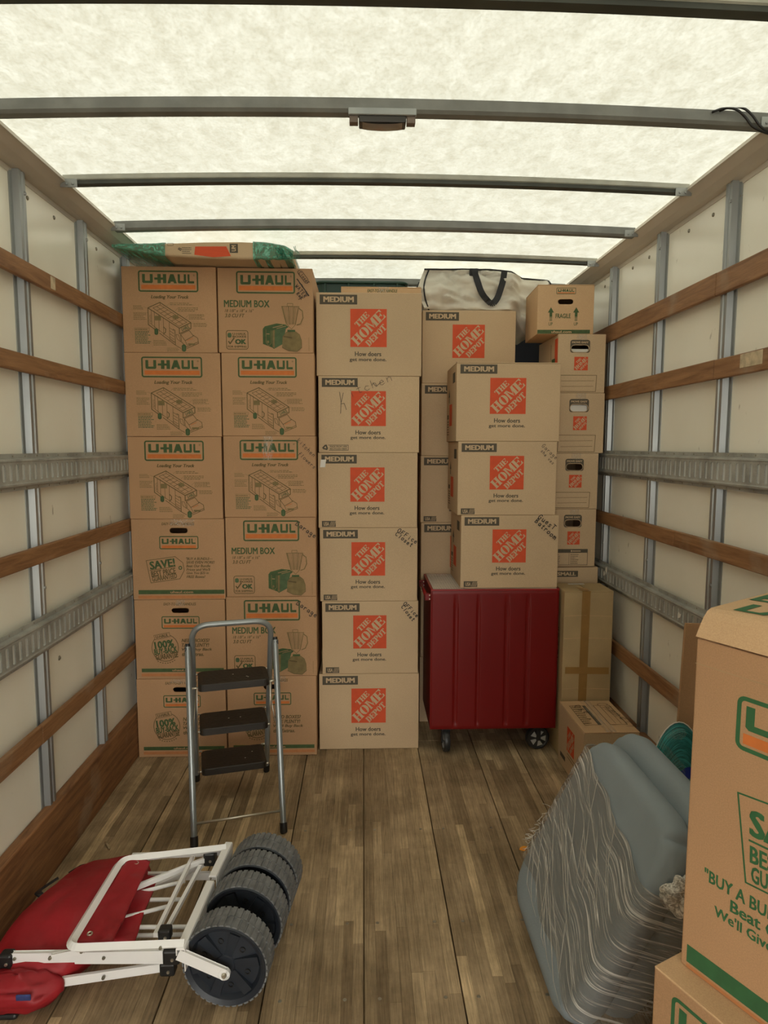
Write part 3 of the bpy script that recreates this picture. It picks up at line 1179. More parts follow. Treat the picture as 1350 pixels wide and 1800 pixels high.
    def build(s):
        out = {}
        for part, items in s.parts.items():
            names = []
            verts, faces, mi = [], [], []
            cnt = 0
            for mat, pts, fs, lay, stamp in items:
                if mat not in names:
                    names.append(mat)
                # every stroke lies a hair above the one before, so that none share a plane
                for q, f in enumerate(fs if fs else [tuple(range(len(pts)))]):
                    if not stamp or q % stamp == 0:
                        cnt += 1
                    dep = -.0004 - .0007 * lay - 4e-6 * (cnt % 120)
                    k = len(verts)
                    verts += [(pts[i][0], dep, pts[i][1]) for i in f]
                    faces.append(tuple(range(k, k + len(f))))
                    mi.append(names.index(mat))
            me = bpy.data.meshes.new(part)
            me.from_pydata(verts, [], faces)
            for n in names:
                me.materials.append(MATS[n])
            me.polygons.foreach_set('material_index', mi)
            # all print faces look the same way, out of the box
            bm = bmesh.new()
            bm.from_mesh(me)
            for f in bm.faces:
                f.normal_update()
                if f.normal.y > 0:
                    f.normal_flip()
            bm.to_mesh(me)
            bm.free()
            out[part] = me
        return out


ARTS = {}


def art_truck():
    a = Art(8, 18, 1292, 1178)
    a.uh_logo(235, 75, 1050, 360, 290, 122, 995, 243, 275, 265, 1012, 322)
    a.text('printed_text', 'ink_brown', 'Loading Your Truck', 400, 402, 915, 462, .028, .25)
    D = 'printed_drawing'
    o_, g = 'ink_brown', 'ink_green'

    def ln(pts, t=6, m=o_):
        a.line(D, m, pts, t * 1.5)
    ln([(355, 575), (520, 500), (935, 770), (775, 845), (355, 575), (355, 800), (455, 875)], 7)
    ln([(505, 915), (715, 1075), (715, 875), (690, 860)], 6)
    ln([(935, 770), (935, 850), (775, 920), (775, 845)], 7)
    ln([(520, 500), (525, 535)], 4)
    ln([(425, 575), (525, 535), (880, 765), (770, 820), (425, 575)], 4)
    for k in range(1, 7):
        f = k / 7
        ln([(425 + 345 * f, 575 + 245 * f), (525 + 355 * f, 535 + 230 * f)], 4)
    ln([(475, 555), (825, 793)], 4)
    ln([(400, 610), (400, 800), (715, 1040)], 4)
    for x in (440, 500, 560, 640):
        ln([(x, 590 + (x - 400) * .72), (x, 820 + (x - 400) * .74)], 4)
    ln([(560, 830), (590, 860), (585, 905), (560, 920)], 7)
    for k in range(5):
        ln([(640, 840 + 40 * k), (700, 880 + 40 * k)], 4)
    a.rect(D, 'ink_olive', 690, 670, 765, 720)
    a.rect(D, 'ink_olive', 445, 680, 530, 745)
    for y in (690, 735, 775):
        a.ring(D, o_, 375, y - 18, 402, y + 14, 3, 4)
    ln([(715, 1075), (790, 1120)], 5)
    ln([(790, 930), (910, 875), (965, 950), (850, 1015), (790, 930)], 5)
    ln([(790, 930), (800, 1030), (865, 1100), (1030, 1030), (1025, 980), (965, 940)], 5)
    ln([(850, 1015), (880, 1080)], 4)
    ln([(870, 1120), (1035, 1050), (1030, 1030)], 5)
    ln([(730, 930), (765, 940), (790, 1030), (740, 990), (730, 930)], 4)
    a.rect(D, 'ink_olive', 890, 1050, 985, 1075)
    a.poly(D, 'ink_orange_pale', [(880, 1020), (960, 985), (950, 975), (870, 1010)])
    a.text(D, g, 'U-HAUL', 800, 815, 915, 870, .02, 0, 24)
    for cx, cy, r in ((460, 895, 44), (832, 1115, 50)):
        a.round(D, 'ink_green_pale', cx - r * .5, cy - r * .85, cx + r * .5, cy + r * .85, r * .48)
        a.ring(D, g, cx - r * .6, cy - r, cx + r * .6, cy + r, r * .58, 19)
    for sd, (x0, y0, x1, y1, n) in enumerate(((155, 540, 300, 600, 3), (155, 635, 335, 740, 5), (655, 498, 1000, 540, 2), (765, 562, 1055, 625, 3), (910, 652, 1130, 730, 4), (970, 770, 1180, 830, 3), (415, 1005, 600, 1085, 4), (600, 1108, 765, 1165, 3))):
        a.micro(x0, y0, x1, y1, n, 'ink_olive', sd, .42)
    a.ring('printed_small_print', 'ink_olive', 165, 845, 368, 885, 3, 4)
    a.micro(172, 850, 362, 882, 1, 'ink_olive', 40, .4)
    a.micro(168, 888, 385, 1062, 8, 'ink_green_pale', 41, .5)
    for p in ([(300, 560), (345, 578)], [(335, 640), (352, 640)], [(650, 512), (615, 545)], [(760, 575), (725, 615)], [(905, 665), (865, 705)], [(965, 775), (940, 780)]):
        a.line('printed_small_print', 'ink_olive', p, 3)
    return a


def art_medium(mark=None):
    a = Art(15, 25, 1290, 1150)
    a.uh_logo(265, 70, 1055, 362, 322, 120, 1003, 245, 300, 262, 1020, 322)
    T = 'printed_text'
    a.text(T, 'ink_green', 'MEDIUM BOX', 96, 450, 708, 545, .022)
    a.text(T, 'ink_brown', '18 1/8" x 18" x 16"', 106, 570, 495, 612, .01, .25)
    a.text(T, 'ink_brown', '3.0 CU FT', 106, 630, 372, 680, .02, .25)
    B_ = 'printed_badge'
    a.ring(B_, 'ink_brown', 115, 850, 415, 1106, 34, 9)
    a.round(B_, 'ink_green_pale', 135, 885, 190, 948, 20)
    a.text(B_, 'ink_brown', 'U-HAUL', 203, 884, 388, 912, .03)
    a.text(B_, 'ink_brown', 'BOXES', 203, 920, 388, 948, .03)
    a.line(B_, 'ink_brown', [(150, 1000), (168, 1028), (222, 955)], 17)
    a.text(B_, 'ink_green', 'OK', 235, 968, 385, 1035, .045)
    a.text(B_, 'ink_brown', 'FOR SHIPPING', 138, 1054, 390, 1082, .03)
    D = 'printed_drawing'
    # toaster
    a.poly(D, 'ink_green', [(612, 830), (640, 795), (800, 755), (920, 770), (960, 800), (920, 830), (880, 1030), (760, 1095), (730, 1075), (612, 1030)])
    a.layer = 1
    a.poly(D, 'ink_green_pale', [(745, 850), (930, 800), (880, 1030), (765, 1090)])
    a.poly(D, 'ink_olive', [(742, 850), (775, 842), (770, 1085), (742, 1075)])
    a.line(D, 'kraft_brown', [(750, 812), (880, 780)], 7)
    a.line(D, 'kraft_brown', [(800, 824), (925, 790)], 6)
    a.line(D, 'ink_olive', [(655, 840), (655, 1010), (690, 1055), (725, 1020), (725, 850)], 7)
    a.line(D, 'kraft_brown', [(665, 895), (700, 897)], 8)
    a.round(D, 'ink_olive', 668, 985, 695, 1018, 12)
    # blender
    a.layer = 2
    a.poly(D, 'ink_olive', [(880, 930), (930, 870), (1060, 865), (1110, 905), (1135, 980), (1135, 1080), (1075, 1130), (960, 1120), (872, 1075)])
    a.layer = 3
    a.line(D, 'ink_brown', [(872, 1075), (960, 1120), (1075, 1130), (1138, 1075)], 6)
    a.line(D, 'ink_brown', [(880, 930), (930, 870), (1060, 865), (1110, 905), (1135, 980), (1138, 1075)], 4)
    a.line(D, 'ink_brown', [(900, 930), (1000, 945)], 18)
    a.rect(D, 'ink_green', 945, 840, 1050, 868)
    j = 'ink_olive'
    a.line(D, j, [(870, 530), (1105, 530), (1055, 770), (1000, 830), (930, 760), (870, 530)], 7)
    a.ring(D, j, 945, 487, 1025, 530, 6, 6)
    for k in range(9):
        u = k / 8
        a.line(D, j, [(885 + 205 * u, 535), (935 + 115 * u, 765)], 5 + 6 * (k % 3 == 0))
    a.line(D, j, [(1105, 555), (1150, 590), (1158, 680), (1125, 755), (1075, 775)], 12)
    a.line('printed_small_print', 'ink_olive', [(1235, 940), (1235, 1120)], 4)
    a.layer = 0
    if mark == 'closet':
        a.layer = 4
        a.line('marker_writing', 'ink_black', [(1090, 75), (1110, 55), (1150, 65), (1230, 170), (1225, 215), (1195, 220), (1110, 110), (1090, 75)], 6)
        a.pen('CloseT', 1105, 92, 38, -50, 6)
        rg = random.Random(3)
        for k in range(9):
            a.line('marker_writing', 'ink_black', [(1085 + 15 * k + rg.uniform(-8, 8), 170 + 22 * k + rg.uniform(-8, 8)), (1115 + 15 * k + rg.uniform(-8, 8), 205 + 22 * k + rg.uniform(-6, 6))], 9)
        a.line('marker_writing', 'ink_black', [(1085, 168), (1240, 385)], 12)
        a.pen('WATER', 1055, 265, 46, -50, 7)
        a.pen('RaK', 1072, 365, 42, -48, 8)
    if mark == 'garage':
        a.layer = 4
        a.pen('Garage', 1000, 135, 68, -34, 9)
    return a


def art_truck_marked():
    a = art_truck()
    a.layer = 4
    a.pen('kitchen', 1035, 85, 58, -46, 6, 'ink_pen')
    a.pen('flowers', 1050, 275, 54, -44, 6, 'ink_pen')
    return a


def easy(a):
    a.text('printed_text', 'ink_brown', 'EASY-TO-LIFT HANDLES', 445, 108, 905, 145, .02, .22)


def art_save():
    a = Art(15, 60, 1320, 1175)
    easy(a)
    a.uh_logo(405, 295, 955, 475, 440, 330, 915, 402, 440, 423, 920, 462, 13, 24)
    T = 'printed_text'
    a.line('printed_tag', 'ink_brown', [(212, 632), (620, 577), (728, 662), (745, 768), (680, 885), (270, 940)], 8, True)
    a.text('printed_tag', 'ink_green', 'SAVE!', 258, 622, 618, 735, .03, 0, 8)
    a.line('printed_tag', 'ink_brown', [(262, 768), (622, 715)], 9)
    a.text('printed_tag', 'ink_brown', 'BEST PRICE', 275, 755, 625, 835, .025, 0, 8)
    a.text('printed_tag', 'ink_brown', 'GUARANTEED', 285, 830, 640, 900, .025, 0, 8)
    a.ring('printed_tag', 'ink_green', 664, 706, 716, 760, 25, 13)
    for k, (s_, x1) in enumerate((('"BUY A BUNDLE—', 1150), ('SAVE EVEN MORE!', 1178), ('Beat Our Bundle', 1115), ("Prices and We'll", 1112), ('Give You $25 in', 1090), ('FREE Boxes!', 1040))):
        y = 588 + 50 * k
        a.text(T, 'ink_brown', s_, 775, y, x1, y + 38, .02, .22)
    a.rect('printed_stripe', 'ink_green', 90, 1040, 1305, 1098)
    a.rect('printed_stripe', 'ink_orange_pale', 85, 1118, 1310, 1160)
    a.layer = 1
    a.text('printed_stripe', 'kraft_brown', 'uhaul.com', 540, 1052, 862, 1086, .02)
    a.layer = 0
    # old fold lines
    a.line('fold_line', 'kraft_inside', [(790, 250), (870, 290), (1240, 75)], 4)
    a.line('edge_crease', 'kraft_inside', [(108, 70), (118, 1035)], 3)
    return a


def art_buyback():
    a = Art(12, 45, 1335, 1200)
    a.text('printed_text', 'ink_brown', 'EASY-TO-LIFT HANDLES', 440, 88, 915, 128, .02, .22)
    a.uh_logo(405, 285, 960, 465, 440, 320, 925, 390, 435, 412, 930, 446, 13, 24)
    S_ = 'printed_seal'
    a.ring(S_, 'ink_brown', 245, 540, 645, 945, 199, 9)
    a.layer = 1
    a.poly(S_, 'kraft_brown', [(286, 560), (512, 518), (524, 578), (300, 622)])
    a.layer = 2
    a.line(S_, 'ink_brown', [(286, 560), (512, 518), (524, 578), (300, 622)], 6, True)
    a.text(S_, 'ink_brown', 'U-HAUL', 310, 548, 500, 592, .03, 0, 10)
    a.text(S_, 'ink_green', '100%', 288, 635, 575, 742, .03, 0, 8)
    a.text(S_, 'ink_green', 'BUY-BACK', 282, 738, 622, 825, .03, 0, 8)
    a.text(S_, 'ink_brown', 'GUARANTEE', 300, 822, 632, 903, .03, 0, 8)
    a.layer = 0
    for k in range(8):
        t = R(-118 + 9 * k)
        a.rect(S_, 'ink_brown', 445 + 232 * math.cos(t) - 9, 740 - 228 * math.sin(t) - 6, 445 + 232 * math.cos(t) + 9, 740 - 228 * math.sin(t) + 6)
    for k, (s_, x1) in enumerate((('NEED BOXES?', 1102), ('TAKE PLENTY!', 1092), ("We'll Buy Back", 1135), ('the Extras.', 1010))):
        y = 612 + 67 * k
        a.text('printed_text', 'ink_brown', s_, 688, y, x1, y + 52, .025, .22)
    a.rect('printed_stripe', 'ink_green', 90, 1045, 1300, 1098)
    a.rect('printed_stripe', 'ink_orange_pale', 85, 1118, 1305, 1160)
    a.layer = 1
    a.text('printed_stripe', 'kraft_brown', 'uhaul.com', 540, 1056, 862, 1086, .02)
    a.layer = 0
    return a


def art_hd(corner='badge', mark=None):
    a = Art(76, 40, 1292, 975)
    L_ = 'printed_size_label'
    a.rect(L_, 'ink_grey', 118, 66, 548, 174)
    a.layer = 1
    a.text(L_, 'kraft_tan', 'MEDIUM', 160, 88, 510, 150, .035)
    a.layer = 0
    a.hd(468, 222, 888, 648)
    T = 'printed_slogan'
    a.text(T, 'ink_grey', 'How doers', 520, 700, 826, 752, .02)
    a.text(T, 'ink_grey', 'get more done.', 458, 768, 886, 820, .02)
    if corner == 'badge':
        B_ = 'printed_badge'
        a.rect(B_, 'ink_grey', 118, 888, 288, 962)
        a.layer = 1
        a.text(B_, 'kraft_tan', 'USA', 140, 902, 205, 948, .02)
        for k in range(5):
            a.line(B_, 'kraft_tan', [(215 + 13 * k, 955), (235 + 13 * k, 896)], 4)
        a.layer = 0
    if corner == 'recycle':
        B_ = 'printed_recycling_mark'
        a.line(B_, 'ink_grey', [(190, 882), (432, 882), (432, 945), (200, 945)], 6)
        a.text(B_, 'ink_grey', 'MADE FROM 100%', 210, 890, 418, 910, .02)
        a.text(B_, 'ink_grey', 'RECYCLED FIBER', 210, 918, 418, 938, .02)
        for k in range(3):
            t = R(90 + 120 * k)
            c = (155 + 26 * math.cos(t), 912 - 26 * math.sin(t))
            d = (155 + 30 * math.cos(t + R(100)), 912 - 30 * math.sin(t + R(100)))
            a.line(B_, 'ink_grey', [c, d], 18)
    if mark == 'kitchen':
        a.layer = 3
        a.line('marker_writing', 'ink_pen', [(330, 235), (348, 360), (342, 495)], 6)
        a.line('marker_writing', 'ink_pen', [(375, 245), (346, 380), (385, 372), (412, 450)], 6)
        a.pen('itchen', 455, 300, 95, 22, 5, 'ink_pen', .8)
        a.line('marker_writing', 'ink_pen', [(735, 130), (770, 165), (825, 118)], 6)
    if mark == 'office':
        a.layer = 3
        a.pen('OFFice', 1035, 90, 56, -34, 9)
        a.pen('Closet', 1010, 130, 52, -38, 9)
    if mark == 'office2':
        a.layer = 3
        a.pen('OFFice', 1098, 80, 48, -46, 9)
        a.pen('Closet', 1072, 118, 48, -52, 9)
    if mark == 'garage':
        a.layer = 3
        a.pen('Garage', 1095, 105, 50, -42, 5, 'ink_pen')
        a.pen('sheLves', 1085, 165, 40, -48, 5, 'ink_pen')
    if mark == 'guest':
        a.layer = 3
        a.pen('GuesT', 1025, 75, 62, -38, 10)
        a.pen('Batroom', 985, 125, 60, -42, 10)
    return a


def hd_side():
    """left side of a medium box: dark marks seen at a slant"""
    a = Art(0, 0, 400, 380)
    a.rect('printed_side_marks', 'ink_grey', 250, 40, 345, 90)
    a.poly('printed_side_marks', 'ink_black', [(80, 150), (110, 105), (140, 150), (122, 150), (122, 180), (98, 180), (98, 150)])
    a.rect('printed_side_marks', 'ink_hd_orange', 120, 190, 230, 300)
    a.rect('printed_side_marks', 'ink_grey', 30, 240, 90, 262)
    a.micro(30, 270, 110, 350, 6, 'ink_grey', 9, .4, 'printed_side_marks')
    return a


def art_easy(kind='lines'):
    a = Art(425, 55, 1075, 905)
    B_ = 'printed_handle_label'
    a.mesh(B_, 'ink_grey', *ring_with_stadium(588, 140, 858, 325, 34, 600, 212, 846, 318))
    a.ring(B_, 'kraft_tan', 596, 208, 850, 321, 54, 7)
    a.layer = 1
    a.text(B_, 'kraft_tan', 'MOVE EASY', 610, 162, 836, 190, .03)
    a.layer = 0
    a.hd(648, 384, 835, 578)
    N = 'printed_note_field'
    if kind == 'lines':
        a.line(N, 'ink_brown', [(448, 650), (962, 650), (952, 885), (440, 885)], 7, True)
        a.line(N, 'ink_brown', [(475, 733), (925, 728)], 5)
        a.line(N, 'ink_brown', [(485, 813), (920, 808)], 5)
    else:
        a.line(N, 'ink_grey', [(440, 650), (960, 650), (960, 880), (440, 880)], 7, True)
        a.rect(N, 'ink_grey', 440, 645, 960, 700)
        a.layer = 1
        a.rect(N, 'kraft_tan', 705, 660, 728, 686)
        a.micro(735, 660, 880, 688, 1, 'kraft_tan', 5, .6, N)
        a.layer = 0
        a.micro(450, 712, 570, 870, 6, 'ink_grey', 6, .35, N, .5)
        a.micro(700, 712, 850, 870, 6, 'ink_grey', 7, .35, N, .5)
        a.line(N, 'ink_grey', [(680, 705), (680, 875)], 4)
    return a


def ring_with_stadium(x0, y0, x1, y1, r, hx0, hy0, hx1, hy1):
    """rounded plate with a stadium hole left open for the hand grip"""
    a = rr(x0, y0, x1, y1, r, 5)
    b = rr(hx0, hy0, hx1, hy1, (hy1 - hy0) / 2 - .5, 5)
    n = len(a)
    return a + b, [(i, i + n, (i + 1) % n + n, (i + 1) % n) for i in range(n)]


def art_small():
    a = Art(425, 55, 1075, 905)
    a.rect('printed_size_label', 'ink_grey', 450, 110, 775, 200)
    a.layer = 1
    a.text('printed_size_label', 'kraft_tan', 'SMALL', 468, 128, 745, 182, .035)
    return a


def art_fragile():
    a = Art(845, 195, 1180, 490)
    a.ring('printed_logo', 'ink_green', 955, 214, 1070, 252, 5, 3)
    a.uhaul('printed_logo', 'ink_green', 964, 222, 1060, 239)
    a.rect('printed_logo', 'ink_orange', 962, 242, 1062, 247)
    T = 'printed_text'
    a.text(T, 'ink_green', 'FRAGILE', 953, 368, 1043, 396, .02)
    for x in (925, 1075):
        a.poly(T, 'ink_green', [(x - 18, 362), (x, 330), (x + 18, 362), (x + 8, 362), (x + 8, 388), (x - 8, 388), (x - 8, 362)])
        for k in range(3):
            a.rect(T, 'ink_green', x - 8, 391 + 8 * k, x + 8, 395 + 8 * k)
        a.text(T, 'ink_green', 'UP', x - 12, 420, x + 12, 440, .01)
    a.rect('printed_stripe', 'ink_green', 847, 465, 1160, 488)
    a.layer = 1
    a.text('printed_stripe', 'kraft_light', 'uhaul.com', 930, 470, 1050, 484, .02)
    return a


def art_large():
    """metres on the face of a large box: .457 wide, .62 high"""
    a = Art(0, .62, .457, 0)
    a.b = (0, 0, .457, .62)
    f = lambda z: .62 - z
    a.layer = 0
    a.ring('printed_logo', 'ink_green_fresh', .080, f(.545), .377, f(.452), .014, .0075)
    a.uhaul('printed_logo', 'ink_green_fresh', .096, f(.530), .362, f(.489))
    a.rect('printed_logo', 'ink_orange', .093, f(.482), .364, f(.464))
    G = 'printed_tag'
    a.line(G, 'ink_green_fresh', [(.090, f(.376)), (.250, f(.392)), (.290, f(.345)), (.288, f(.290)), (.245, f(.240)), (.112, f(.228))], .003, True)
    a.text(G, 'ink_green_fresh', 'SAVE!', .112, f(.362), .250, f(.316), .03, 0, 3)
    a.line(G, 'ink_green_fresh', [(.114, f(.304)), (.262, f(.312))], .0035)
    a.text(G, 'ink_green_fresh', 'BEST PRICE', .116, f(.300), .255, f(.270), .025, 0, 3)
    a.text(G, 'ink_green_fresh', 'GUARANTEED', .120, f(.266), .250, f(.238), .025, 0, 3)
    T = 'printed_text'
    a.text(T, 'ink_green_fresh', '"BUY A BUNDLE—SAVE EVEN MORE!', .038, f(.212), .425, f(.188), .02)
    a.text(T, 'ink_green_fresh', 'Beat Our Bundle Prices', .088, f(.182), .37, f(.160), .02)
    a.text(T, 'ink_green_fresh', "We'll Give You $25 in FREE Boxes!", .060, f(.154), .40, f(.132), .02)
    a.rect('printed_stripe', 'ink_green_fresh', .012, f(.046), .440, f(.012))
    a.rect('printed_stripe', 'ink_orange_pale', .012, f(.008), .440, f(.001))
    a.layer = 1
    a.text('printed_stripe', 'kraft_light', 'uhaul.com', .17, f(.036), .29, f(.022), .02)
    a.layer = 0
    a.line('fold_line', 'kraft_inside', [(0, f(.575)), (.457, f(.575))], .0016)
    return a


def art_large_low():
    a = Art(0, 0, .457, .61)
    f = lambda z: .61 - z
    a.ring('printed_logo', 'ink_green_fresh', .040, f(.588), .350, f(.490), .014, .0075)
    a.uhaul('printed_logo', 'ink_green_fresh', .056, f(.573), .336, f(.530))
    a.rect('printed_logo', 'ink_orange', .053, f(.522), .338, f(.503))
    return a


def art_top_large():
    a = Art(0, 0, .457, .457)
    a.text('printed_text', 'ink_green_fresh', 'EXTRA', .01, .262, .26, .322, .03)
    a.text('printed_text', 'ink_green_fresh', 'LARGE', .035, .350, .30, .412, .03)
    return a


def art_lid():
    a = Art(0, 0, 254, 380)
    N = 'printed_note_field'
    a.line(N, 'ink_brown', [(30, 70), (105, 70), (105, 300), (30, 300)], 3, True)
    a.rect(N, 'ink_grey', 92, 70, 108, 300)
    a.micro(34, 80, 88, 292, 9, 'ink_brown', 3, .35, N, .4)
    a.line(N, 'ink_brown', [(148, 70), (228, 70), (228, 300), (148, 300)], 3, True)
    a.line(N, 'ink_brown', [(178, 80), (178, 290)], 2)
    a.line(N, 'ink_brown', [(204, 80), (204, 290)], 2)
    a.layer = 2
    a.pen('Chmnely', 170, 50, 52, -76, 2.6, 'ink_pen')
    a.pen('Rse', 40, 76, 44, -70, 3, 'ink_pen')
    return a


def art_smallside():
    a = Art(0, 0, 380, 305)
    a.hd(140, 70, 250, 190)
    a.rect('printed_size_label', 'ink_grey', 40, 240, 120, 262)
    a.line('printed_note_field', 'ink_brown', [(150, 205), (270, 205)], 4)
    a.line('printed_note_field', 'ink_brown', [(150, 220), (270, 220)], 4)
    return a


def art_cut():
    """left side of the top small box: orange band and a stencilled panel"""
    a = Art(0, 0, 380, 305)
    a.rect('printed_band', 'ink_hd_orange', 318, 20, 370, 300)
    a.rect('printed_logo', 'ink_hd_orange', 60, 150, 170, 290)
    a.layer = 1
    a.rect('printed_panel', 'ink_green', 268, 120, 330, 170)
    a.text('printed_panel', 'paper_white', 'LINE', 272, 176, 326, 285, .03, 0, 0)
    a.layer = 0
    a.line('printed_note_field', 'ink_brown', [(250, 40), (250, 290)], 5)
    return a


BUILDERS = {'truck': art_truck, 'truck_marked': art_truck_marked, 'medium_closet': lambda: art_medium('closet'), 'medium_garage': lambda: art_medium('garage'),
            'save': art_save, 'buyback': art_buyback, 'hd': lambda: art_hd(None), 'hd_badge': lambda: art_hd('badge'), 'hd_kitchen': lambda: art_hd('recycle', 'kitchen'),
            'hd_office': lambda: art_hd('badge', 'office'), 'hd_office2': lambda: art_hd('badge', 'office2'), 'hd_garage': lambda: art_hd('badge', 'garage'),
            'hd_guest': lambda: art_hd('badge', 'guest'), 'hd_side': hd_side, 'easy': art_easy, 'easy_table': lambda: art_easy('table'), 'small': art_small,
            'fragile': art_fragile, 'large': art_large, 'large_low': art_large_low, 'top_large': art_top_large, 'lid': art_lid, 'smallside': art_smallside, 'cut': art_cut}


def add_print(t, art, w, h, loc=(0, 0, 0), rot=(0, 0, 0)):
    """print on a plane: local x across, local z up, facing -y"""
    if art not in ARTS:
        ARTS[art] = BUILDERS[art]().build()
    for part, me in ARTS[art].items():
        o = link(part, me, t, loc, rot)
        o.scale = (w, 1, h)
        if part in ('printed_small_print', 'printed_text', 'printed_side_marks', 'marker_writing', 'printed_note_field', 'printed_badge', 'printed_slogan', 'printed_drawing', 'printed_recycling_mark'):
            o['kind'] = 'stuff'     # lettering too small to pick apart

# ------------------------------------------------------------------ cartons
HOLES = {'save': (555, 180, 808, 255, 15, 60, 1320, 1175), 'buyback': (555, 165, 810, 236, 12, 45, 1335, 1200),
         'easy': (603, 214, 843, 315, 425, 55, 1075, 905), 'easy_table': (603, 214, 843, 315, 425, 55, 1075, 905),
         'fragile': (965, 278, 1056, 309, 845, 195, 1180, 490)}


def carton_body(w, d, h, hole=None):
    bm = bmesh.new()
    bx(bm, (-w / 2, -d / 2, 0), (w / 2, d / 2, h), .0028, 2)
    if hole:
        bm.normal_update()
        f = max((f for f in bm.faces if f.normal.y < -.99), key=lambda f: f.calc_area())
        es = list(f.edges)
        bmesh.ops.delete(bm, geom=[f], context='FACES_ONLY')
        u0, v0, u1, v1 = hole
        x0, x1, z0, z1 = -w / 2 + u0 * w, -w / 2 + u1 * w, v0 * h, v1 * h
        loop = [bm.verts.new((x, -d / 2, z)) for x, z in rr(x0, z0, x1, z1, min(z1 - z0, x1 - x0) / 2 - .0003, 5)]
        he = [bm.edges.new((loop[i], loop[(i + 1) % len(loop)])) for i in range(len(loop))]
        bmesh.ops.triangle_fill(bm, edges=es + he, use_beauty=True)
        back = [bm.verts.new((v.co.x, -d / 2 + .004, v.co.z)) for v in loop]
        n = len(loop)
        for i in range(n):
            bm.faces.new((loop[i], loop[(i + 1) % n], back[(i + 1) % n], back[i]))
    return bm


def flat_strip(name, t, mat, p0, du, dv, nu=1, nv=6, wob=0.0, seed=1):
    """thin sheet spanned by du and dv from p0"""
    rg = random.Random(seed)
    p0, du, dv = Vector(p0), Vector(du), Vector(dv)
    nrm = du.cross(dv).normalized()
    bm = bmesh.new()
    uv_grid(bm, lambda u, v: p0 + du * u + dv * v + nrm * wob * rg.random(), nu, nv)
    return obj(name, bm, mat, t)


def carton(label, art, x0, x1, y, z0, z1, d, paper='kraft_brown', rz=0.0, group=None, side=None, flaps=False, tape=None, white=False, name='moving_box', flap_mat=None):
    w, h = x1 - x0, z1 - z0
    t = thing(name, label, 'box', ((x0 + x1) / 2, y + d / 2, z0), R(rz), group)
    hole = None
    if art in HOLES:
        a, b, c, e, fx0, fy0, fx1, fy1 = HOLES[art]
        hole = ((a - fx0) / (fx1 - fx0), (fy1 - e) / (fy1 - fy0), (c - fx0) / (fx1 - fx0), (fy1 - b) / (fy1 - fy0))
    hb = h - (.0045 if flaps else .0008)
    obj('carton', carton_body(w, d, hb, hole), paper, t)
    if flaps:
        for s in (-1, 1):
            bm = bmesh.new()
            if flaps == 'x':
                lo, hi = sorted((s * .0015, s * w / 2))
                bx(bm, (lo, -d / 2 - .0015, hb + .0003), (hi, d / 2, h - .0002), .0012)
            else:
                lo, hi = sorted((s * .0015, s * d / 2))
                bx(bm, (-w / 2, lo, hb + .0003), (w / 2, hi, h - .0002), .0012)
            obj('top_flap', bm, flap_mat or paper, t)
    if art:
        add_print(t, art, w, h, (-w / 2, -d / 2, 0))
    if side:
        add_print(t, side, d, h, (-w / 2, d / 2, 0), (0, 0, R(-90)))
    if hole and white:
        u0, v0, u1, v1 = hole
        bm = bmesh.new()
        xm, zm = -w / 2 + (u0 + u1) / 2 * w, (v0 + (v1 - v0) * white / 2) * h
        bx(bm, (xm - (u1 - u0) * w * .52, -d / 2 + .012, zm - (v1 - v0) * h * white / 2 - .002), (xm + (u1 - u0) * w * .52, -d / 2 + .05, zm + (v1 - v0) * h * white / 2), .004, 2)
        obj('packing_paper', bm, 'paper_white', t)
    if tape:
        u0, u1, drop, mat = tape
        flat_strip('packing_tape', t, mat, (-w / 2 + u0 * w, -d / 2 - .0022, h - .002), ((u1 - u0) * w, 0, 0), (0, 0, -drop), 2, 5, .0006, int(w * 1e4))
    return t


G1 = 'brown moving boxes stacked against the left wall'
G2 = 'tan medium boxes in the centre stack'
G3 = 'tan medium boxes set back behind the red cart'
G4 = 'tan medium boxes on the red cart'
G5 = 'small tan boxes with hand holes by the right wall'
YU, DU = 3.209, .455
clear = 'clear_tape'
rows = [(.0015, .411), (.411, .817), (.817, 1.220), (1.220, 1.622), (1.622, 2.021), (2.021, 2.421)]
U_left = [
    ('buyback', -1.141, -.697, .0, 'brown box with round buy-back seal at floor level, left stack bottom', (.38, .60, .02, clear)),
    ('buyback', -1.137, -.690, -.2, 'brown box with round buy-back seal, second from floor of left wall stack', (.46, .56, .03, clear)),
    ('save', -1.140, -.687, .15, 'brown box printed with slanted SAVE price tag, third up in left wall stack', (.42, .68, .035, clear)),
    ('truck', -1.142, -.690, -.1, 'brown box with truck drawing, fourth up directly above the SAVE tag box', None),
    ('truck', -1.142, -.687, .1, 'brown box with truck drawing, fifth up in the stack against left wall', None),
    ('truck', -1.142, -.698, 0, 'topmost brown box with truck drawing in left corner under green wrapped bundle', None)]
for (art, xa, xb, rz, lab, tp), (za, zb) in zip(U_left, rows):
    carton(lab, art, xa, xb, YU + random.uniform(0, .006), za, zb, DU, rz=rz, group=G1, tape=tp)
rows = [(.0015, .421), (.421, .829), (.829, 1.228), (1.228, 1.626), (1.626, 2.022), (2.022, 2.418)]
